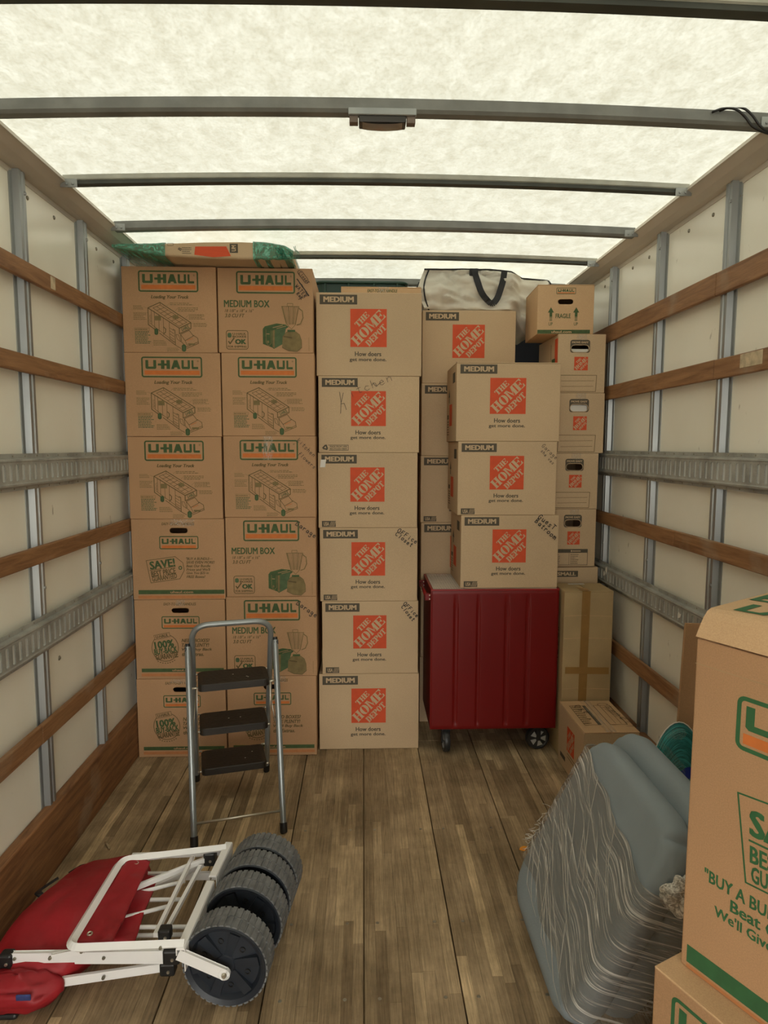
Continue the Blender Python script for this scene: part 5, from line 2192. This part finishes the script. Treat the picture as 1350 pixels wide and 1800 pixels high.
uv_grid(bm, flapf, 14, 34)
solid(bm, .010)
fo = obj('fabric_flap', bm, 'wagon_red', wg, smooth=True)
bm = bmesh.new()


def flap2(u, v):
    a = Vector((-.80, 2.072, .150)).lerp(Vector((-.690, 2.072, .135)), u)
    b = Vector((-.82, 1.790, .140)).lerp(Vector((-.672, 1.79, .125)), u)
    p = a.lerp(b, v)
    p.z += fold_noise((p.x, p.y, 3), 14, .008)
    return W_(p)


uv_grid(bm, flap2, 12, 30)
solid(bm, .010)
obj('fabric_flap', bm, 'wagon_red', wg, smooth=True)
for x, y in ((-.752, 2.055), (-.775, 1.742)):
    bm = bmesh.new()
    c = Matrix.Translation(W_((x, y, .203))) @ Matrix.Rotation(R(-90), 4, 'X')
    lathe(bm, [(.004, 0), (.007, -.002), (.0085, .0), (.0085, .008)], c, 14)
    obj('eyelet', bm, 'rod_metal', fo)
# corner of the cloth spilling to the left, in front of the rail
bm = bmesh.new()


def cornerf(u, v):
    t = 2 * math.pi * u
    ph = math.pi * (v - .5)
    k = max(0, math.cos(ph)) ** .7
    x = -.975 + .125 * k * math.cos(t) + .012 * math.sin(3 * t)
    y = 1.715 + .048 * k * math.sin(t)
    z = .058 + .052 * math.sin(ph) + fold_noise((x, y, v), 13, .014)
    return W_((x, y, max(.003, z)))


uv_grid(bm, cornerf, 36, 18, True)
bmesh.ops.remove_doubles(bm, verts=bm.verts, dist=.0006)
obj('fabric_corner', bm, 'wagon_red', wg, smooth=True)
obj('name_patch', box_bm(W_((-.945, 1.658, .075)), W_((-.905, 1.664, .092)), .002), 'navy_patch', wg)
obj('corner_pad', box_bm(W_((-1.06, 1.675, .001)), W_((-.955, 1.735, .020)), .008, 2), 'black_plastic', wg)
for k, pts in enumerate((((-1.03, 1.99, .14), (-1.062, 2.02, .13), (-1.07, 2.07, .11), (-1.03, 2.10, .125)), ((-1.045, 1.84, .125), (-1.078, 1.87, .10), (-1.085, 1.92, .09), (-1.055, 1.95, .12)), ((-1.03, 2.18, .085), (-1.00, 2.215, .09), (-.985, 2.225, .085)))):
    bm = bmesh.new()
    tube(bm, arc_path([W_(p) for p in pts], .03, 5), .011, 6, rb=.003)
    obj('strap', bm, 'strap_black', wg, smooth=True)

# ------------------------------------------------------------------ two grey pads bound in stretch film
pt = thing('wrapped_cushions', 'two grey foam pads leaning together, bound in clear stretch film', 'cushions', (.75, 1.84, 0))
PB = Vector((.75, 1.84, 0))
sdir = Vector((.468, 0, .884))
ndir = Vector((-.884, 0, .468))


def pad(b0, b1, off, th, ya, yb, seed):
    bm = bmesh.new()
    bmesh.ops.create_cube(bm, size=1)
    for v in bm.verts:
        v.co = Vector((v.co.x * (yb - ya), v.co.y * (b1 - b0), v.co.z * th))
    bmesh.ops.subdivide_edges(bm, edges=[e for e in bm.edges if e.calc_length() > .3], cuts=10, use_grid_fill=True)
    bm.normal_update()
    lim = [(e) for e in bm.edges if len(e.link_faces) == 2 and e.calc_face_angle(0) > 1]
    # round the slim edges fully, then the corners of the outline
    bmesh.ops.bevel(bm, geom=lim, offset=th * .44, segments=6, affect='EDGES', profile=.5, clamp_overlap=True)
    o0 = Vector((.476, 0, 0)) - PB
    for v in bm.verts:
        a, b, c = v.co
        hw2, hl2 = (yb - ya) / 2, (b1 - b0) / 2
        rad = .13
        dx, dy = abs(a) - (hw2 - rad), abs(b) - (hl2 - rad)
        if dx > 0 and dy > 0:
            L = math.hypot(dx, dy)
            k = max(dx, dy) / L if L else 1
            a = math.copysign(hw2 - rad + dx * k, a)
            b = math.copysign(hl2 - rad + dy * k, b)
        w_ = noise.noise(Vector((a * 4, b * 4, seed))) * .005
        v.co = o0 + Vector((0, (ya + yb) / 2 + a, 0)) + sdir * ((b0 + b1) / 2 + b) + ndir * (off + c + w_)
    return obj('foam_pad', bm, 'foam_grey', pt, smooth=True)


pad(.052, .695, -.048, .094, 1.525, 2.150, 1)
pad(.112, .755, -.136, .094, 1.530, 2.190, 5)
bm = bmesh.new()


def filmf(u, v):
    # closed loop round both pads, u round the loop, v up the slope
    ya, yb, ca_, cb_ = 1.512, 2.163, -.205, .006
    per = [(yb - ya), (cb_ - ca_)]
    r = .045
    pts = rr(ya, ca_, yb, cb_, r, 6)
    n = len(pts)
    # arc length parameter
    d = [0]
    for i in range(n):
        p, q = pts[i], pts[(i + 1) % n]
        d.append(d[-1] + math.hypot(q[0] - p[0], q[1] - p[1]))
    s = (u % 1) * d[-1]
    i = max(k for k in range(n) if d[k] <= s)
    f = (s - d[i]) / (d[i + 1] - d[i])
    p, q = pts[i], pts[(i + 1) % n]
    y, c = p[0] + (q[0] - p[0]) * f, p[1] + (q[1] - p[1]) * f
    far = (y - ya) / (yb - ya)
    lo = .125 + .065 * far + .012 * math.sin(y * 23)
    hi = .515 + .115 * far + .008 * math.sin(y * 31)
    bk = min(1, max(0, (.0 - c) / .2))
    lo += .06 * bk
    hi += .05 * bk
    b = lo + (hi - lo) * v
    w_ = noise.noise(Vector((y * 3, b * 38, c * 5))) * .0022
    return Vector((.476, y, 0)) - PB + sdir * b + ndir * (c + w_ * (1 if c > -.1 else -1))


uv_grid(bm, filmf, 150, 60, True, .45)
obj('film_wrap', bm, 'stretch_film', pt, smooth=True)
# stretched folds standing out of the film
bm = bmesh.new()
rg = random.Random(11)
for k in range(30):
    v = rg.random()
    y0_ = rg.uniform(1.54, 1.95)
    y1_ = min(2.13, y0_ + rg.uniform(.10, .40))
    pa = []
    for i in range(9):
        f = i / 8
        y = y0_ + (y1_ - y0_) * f
        far = (y - 1.512) / .651
        lo, hi = .10 + .065 * far, .51 + .115 * far
        b = lo + (hi - lo) * min(1, max(0, v - .16 + .30 * f + .02 * math.sin(k + f * 3)))
        pa.append(Vector((.476, y, 0)) - PB + sdir * b + ndir * .0068)
    tube(bm, pa, [.0003 + .0008 * math.sin(math.pi * i / 8) for i in range(9)], 4, rb=None)
o = obj('film_fold', bm, 'film_bunched', pt)
o['kind'] = 'stuff'
bm = bmesh.new()


def knot(u, v):
    t, ph = 2 * math.pi * u, math.pi * (v - .5)
    p = Vector((.040 * math.cos(ph) * math.cos(t), .028 * math.cos(ph) * math.sin(t), .046 * math.sin(ph)))
    p *= 1 + noise.noise(p * 42) * .55
    return Vector((.795, 1.515, .455)) - PB + p


uv_grid(bm, knot, 40, 24, True)
bmesh.ops.remove_doubles(bm, verts=bm.verts, dist=.0004)
obj('film_knot', bm, 'film_bunched', pt, smooth=True)
bm = bmesh.new()
for k in range(16):
    b = rg.uniform(.20, .36)
    c0 = Vector((.476, 2.135 + rg.uniform(-.012, .010), 0)) - PB + sdir * b + ndir * (.004)
    a0 = rg.uniform(0, 6)
    rad = rg.uniform(.006, .02)
    pa = [c0 + Vector((rad * math.cos(a0 + i * .7), rad * math.sin(a0 + i * .7) * .6 + .006, .004 * i - .01)) for i in range(9)]
    tube(bm, pa, .0009, 4)
o = obj('film_strand', bm, 'film_bunched', pt)
o['kind'] = 'stuff'

# ------------------------------------------------------------------ teal parcel behind the pads
tp_ = thing('teal_parcel', 'round teal patterned object wrapped in film behind the grey pads', 'parcel', (1.150, 2.255, 0))
bm = bmesh.new()


def disc(u, v):
    t = 2 * math.pi * u
    r = v
    sx, sz = .108, .285
    q = 1 if v <= 1 else 1
    return Vector((sx * r * math.cos(t), -.045 * math.sqrt(max(0, 1 - r * r)) + .004 * noise.noise(Vector((r * math.cos(t) * 3, r * math.sin(t) * 6, 0))), .290 + sz * r * math.sin(t)))


uv_grid(bm, disc, 48, 12, True)
obj('shell', bm, 'teal_wrap', tp_, smooth=True)
bm = bmesh.new()
uv_grid(bm, lambda u, v: Vector((disc(u, v).x, .030 * math.sqrt(max(0, 1 - v * v)), disc(u, v).z)), 48, 8, True)
obj('back_shell', bm, 'teal_wrap', tp_, smooth=True)
bm = bmesh.new()
tube(bm, [Vector((.109 * math.cos(2 * math.pi * k / 40), 0, .290 + .287 * math.sin(2 * math.pi * k / 40))) for k in range(40)], .0022, 6, closed=True)
obj('rim', bm, 'paper_white', tp_, smooth=True)
bm = bmesh.new()
uv_grid(bm, lambda u, v: Vector((-.085 + .17 * u, -.050 + .05 * abs(u - .5), .50 - .20 * u + .04 * v)), 14, 4)
obj('film_band', bm, 'teal_film', tp_, smooth=True)
bm = bmesh.new()
uv_grid(bm, lambda u, v: Vector((-.05 + .08 * u, -.030 + .03 * abs(u - .5), .525 + .045 * v - .04 * (u - .5) ** 2 * 4)), 8, 4)
obj('end_film', bm, 'teal_film', tp_, smooth=True)
bm = bmesh.new()
uv_grid(bm, lambda u, v: Vector((-.03 + .10 * u, -.0475, .385 + .045 * v * math.sin(math.pi * u))), 10, 2)
obj('blue_patch', bm, 'blue_ink', tp_)

# ------------------------------------------------------------------ on top of the stacks
bd = thing('wrapped_bundle', 'flattened carton bundle in green film on top of the brown boxes', 'bundle', (-.72, 3.24, 2.4215))
ST = [(-1.132, .006, .050), (-1.02, .030, .032), (-.90, .056, .012), (-.72, .072, .004), (-.56, .078, .001), (-.44, .074, .001), (-.36, .062, .001), (-.315, .036, .002)]


def bsec(x):
    for a, b in zip(ST, ST[1:]):
        if x <= b[0]:
            f = (x - a[0]) / (b[0] - a[0])
            return a[1] + (b[1] - a[1]) * f, a[2] + (b[2] - a[2]) * f
    return ST[-1][1:]


def bundle_mesh(xa, xb, grow, nseg):
    bm = bmesh.new()

    def f(u, v):
        x = xa + (xb - xa) * v
        th, z0 = bsec(x)
        sec = rr(-.155 - grow, z0 - grow * (z0 > .003), .155 + grow, z0 + th + grow, min(th * .35, .012), 3)
        k = int(round(u * len(sec))) % len(sec)
        y, z = sec[k]
        wob = noise.noise(Vector((x * 30, y * 30, z * 30))) * grow * .9
        return Vector((x + .72, y + wob - .0, max(0.0004, z + wob)))
    uv_grid(bm, f, 16, nseg, True)
    return bm


bm = bundle_mesh(-1.12, -.325, 0, 24)
bmesh.ops.holes_fill(bm, edges=[e for e in bm.edges if e.is_boundary])
obj('carton_bundle', bm, 'kraft_tan', bd)
obj('green_film', bundle_mesh(-1.132, -.895, .0035, 20), 'film_green', bd, smooth=True)
obj('green_film', bundle_mesh(-.50, -.318, .0035, 16), 'film_green', bd, smooth=True)
bm = bmesh.new()
for k in range(46):
    x0_ = rg.uniform(-.40, -.305)
    z0_ = rg.uniform(.01, .06)
    pa = [Vector((x0_ + .72 + i * .004 + rg.uniform(-.006, .006), -.164 + rg.uniform(-.006, .004) - i * .001, max(.002, z0_ - i * .007 + rg.uniform(-.004, .006)))) for i in range(6)]
    tube(bm, pa, .0009, 4)
o = obj('film_strand', bm, 'film_green', bd)
o['kind'] = 'stuff'
a_ = Art(0, 0, .80, .08)
a_.poly('printed_logo', 'ink_hd_orange', [(.355, .062), (.36, .026), (.50, .024), (.52, .066), (.44, .072)])
a_.rect('printed_size_label', 'ink_grey', .515, .012, .552, .052)
a_.layer = 1
a_.text('printed_size_label', 'kraft_tan', 'UM', .520, .022, .547, .042, .03, 0, 90)
a_.layer = 0
a_.text('printed_text', 'ink_grey', 'B', .285, .030, .297, .045, .02, 0, 60)
a_.micro(.30, .028, .345, .06, 4, 'ink_grey', 3, .35, 'printed_text')
a_.ring('printed_text', 'ink_grey', .235, .012, .262, .024, .002, .0012)
ARTS['bundle'] = a_.build()
add_print(bd, 'bundle', .80, .08, (-.40, -.1556, .0), (0, 0, 0))

fc = carton('flattened brown carton lying on top of the centre stack', None, -.113, .300, 3.452, 2.3235, 2.393, .22, 'kraft_light', 0, None, flaps='y', name='flattened_box')
fc['category'] = 'cardboard'
a_ = Art(0, 0, .413, .07)
a_.text('printed_text', 'ink_green', 'EASY-TO-LIFT HANDLE', .135, .012, .290, .028, .02, .2)
ARTS['flat'] = a_.build()
add_print(fc, 'flat', .413, .07, (-.2065, -.11, 0))
flat_strip('packing_tape', fc, 'clear_tape', (-.02, -.1125, .069), (.06, 0, 0), (0, 0, -.05), 2, 3, .0005, 2)

gb = thing('storage_tote', 'dark green plastic tote above and behind the centre stack', 'tote', (-.01, 3.885, 2.0205))
bm = bmesh.new()


def totef(u, v):
    sec = rr(-.225 - .022 * v, -.145 - .015 * v, .225 + .022 * v, .145 + .015 * v, .03, 4)
    k = int(round(u * len(sec))) % len(sec)
    return Vector((sec[k][0], sec[k][1], .004 + .452 * v))


uv_grid(bm, totef, 20, 6, True)
bmesh.ops.holes_fill(bm, edges=[e for e in bm.edges if e.is_boundary and e.verts[0].co.z < .01])
bmesh.ops.recalc_face_normals(bm, faces=bm.faces)
solid(bm, .003)
obj('tub', bm, 'bin_green', gb)
bm = bmesh.new()
tube(bm, [Vector((x, y, .458)) for x, y in rr(-.252, -.165, .252, .165, .035, 5)], .012, 6, closed=True, rb=.009)
obj('rim', bm, 'bin_green', gb, smooth=True)
for x in (-.20, -.07, .07, .20):
    obj('rib', box_bm((x - .006, -.172, .34), (x + .006, -.157, .452), .002), 'bin_green', gb)
obj('cardboard_insert', box_bm((-.09, -.12, .40), (.21, -.114, .474), .001), 'kraft_brown', gb)

bg_ = thing('tote_bag', 'large white woven plastic bag with black handles on set-back boxes', 'bag', (.68, 3.83, 2.3135))
BO = Vector((.68, 3.83, 2.3135))


def bag_pt(u, v, w_):
    """u along, v up, w into the depth"""
    x = .332 + .723 * u
    y = 3.640 + .06 * u + .30 * w_ + .115 * min(1, max(0, (u - .66) / .12))
    top = 2.545 - .012 * u - .03 * abs(u - .5)
    bot = 2.3145
    if u > .73:
        bot -= .11 * math.sin(min(1, (u - .73) / .14) * math.pi / 2) if u < .87 else .11 - .26 * (u - .87) / .13
    z = bot + (top - bot) * v
    bulge = .030 * math.sin(math.pi * min(1, max(0, v))) * (1 if w_ < .5 else -1)
    y -= bulge
    x += -.03 * math.sin(math.pi * v) * (1 if u < .1 else 0)
    d = noise.noise(Vector((x * 9, z * 11, w_ * 3))) * .042 + abs(noise.noise(Vector((x * 14 + z * 9, z * 20, w_ * 3)))) * -.045 + noise.noise(Vector((x * 40, z * 40, w_ * 3))) * .005
    y += d * (1 if .02 < v < .99 else .2)
    return Vector((x, y, z)) - BO


bm = bmesh.new()


def bagloop(u, v):
    # u goes round the plan of the bag
    q = u * 4
    if q < 1.5:
        return bag_pt(q / 1.5, v, 0)
    if q < 2:
        return bag_pt(1, v, (q - 1.5) / .5)
    if q < 3.5:
        return bag_pt(1 - (q - 2) / 1.5, v, 1)
    return bag_pt(0, v, 1 - (q - 3.5) / .5)


uv_grid(bm, bagloop, 96, 26, True)
bm.verts.ensure_lookup_table()
for base in (0, 26 * 96):      # close top and bottom strip by strip
    for i in range(36):
        bm.faces.new([bm.verts[base + k] for k in (i, i + 1, (84 - i - 1) % 96, 84 - i)])
    bm.faces.new([bm.verts[base + k] for k in range(36, 49)])
    bm.faces.new([bm.verts[base + k % 96] for k in range(84, 97)])
bmesh.ops.recalc_face_normals(bm, faces=bm.faces)
obj('bag_body', bm, 'bag_white', bg_, smooth=True, angle=60)
for pts in ([bag_pt(.035, k / 12, 0) + Vector((0, -.004, 0)) for k in range(13)], [bag_pt(k / 24, 1, 0) + Vector((0, -.003, .002)) for k in range(25)], [bag_pt(.995, .45 + .55 * k / 6, 0) + Vector((.002, -.004, 0)) for k in range(7)], [bag_pt(0, .35 + .65 * k / 6, .9) + Vector((-.004, 0, 0)) for k in range(7)]):
    bm = bmesh.new()
    tube(bm, pts, .0045, 6)
    obj('piping', bm, 'strap_black', bg_, smooth=True)
bm = bmesh.new()
hp_ = [bag_pt(.37, .98, 0), bag_pt(.385, .72, 0), bag_pt(.43, .35, 0), bag_pt(.515, .14, 0), bag_pt(.555, .30, 0), bag_pt(.59, .68, 0), bag_pt(.605, .96, 0)]
hp_ = [p + Vector((0, -.020, 0)) for p in hp_]
pa = arc_path(hp_, .05, 5)
prevv = None
for p, q in zip(pa, pa[1:]):
    d = (q - p).normalized()
    nrm = Vector((-d.z, 0, d.x)) * .017
    vs = [bm.verts.new(c) for c in (p - nrm, p + nrm, q + nrm, q - nrm)]
    bm.faces.new(vs)
bmesh.ops.remove_doubles(bm, verts=bm.verts, dist=.004)
solid(bm, .002)
obj('handle', bm, 'strap_black', bg_)
bm = bmesh.new()
p = bag_pt(.375, .90, 0) + Vector((0, -.012, 0))
bx(bm, p + Vector((-.028, -.004, -.025)), p + Vector((.020, .004, .020)), .001)
obj('strap_end', bm, 'strap_black', bg_)

nb = thing('cloth_bundle', 'dark navy bundle standing in the gap beside the white bag boxes', 'bundle', (1.04, 4.33, 0))
bm = bmesh.new()


def nbf(u, v):
    sec = rr(-.19, -.09, .19, .09, .05, 5)
    k = int(round(u * len(sec))) % len(sec)
    s = 1 - .25 * max(0, v - .9) * 10 * .6
    p = Vector((sec[k][0] * s, sec[k][1] * s, .002 + 2.36 * v))
    return p + Vector((noise.noise(p * 5) * .012, noise.noise(p * 6 + Vector((3, 0, 0))) * .012, 0))


uv_grid(bm, nbf, 24, 30, True)
bmesh.ops.holes_fill(bm, edges=[e for e in bm.edges if e.is_boundary])
obj('cloth', bm, 'navy_cloth', nb, smooth=True)

# ------------------------------------------------------------------ litter on the floor
bm = bmesh.new()
f = bm.faces.new([bm.verts.new((x, y, .0012)) for x, y in ((-.018, -.006), (-.010, .008), (.004, .016), (.016, .012), (.019, .001), (.006, -.014), (-.008, -.012))])
solid(bm, .0022)
tag(obj('plastic_chip', bm, 'orange_chip', loc=(.628, 2.402, 0)), 'small orange plastic chip on the floor left of the pads', 'litter')
bm = bmesh.new()
tube(bm, [(-.017, .022, .0042), (0, .002, .0052), (.016, -.022, .0042)], [.0035, .0045, .0035], 7)
tag(obj('wood_splinter', bm, 'worn_wood', loc=(-1.012, 2.464, 0), smooth=True), 'short pale wood splinter on floor near left kick board', 'litter')
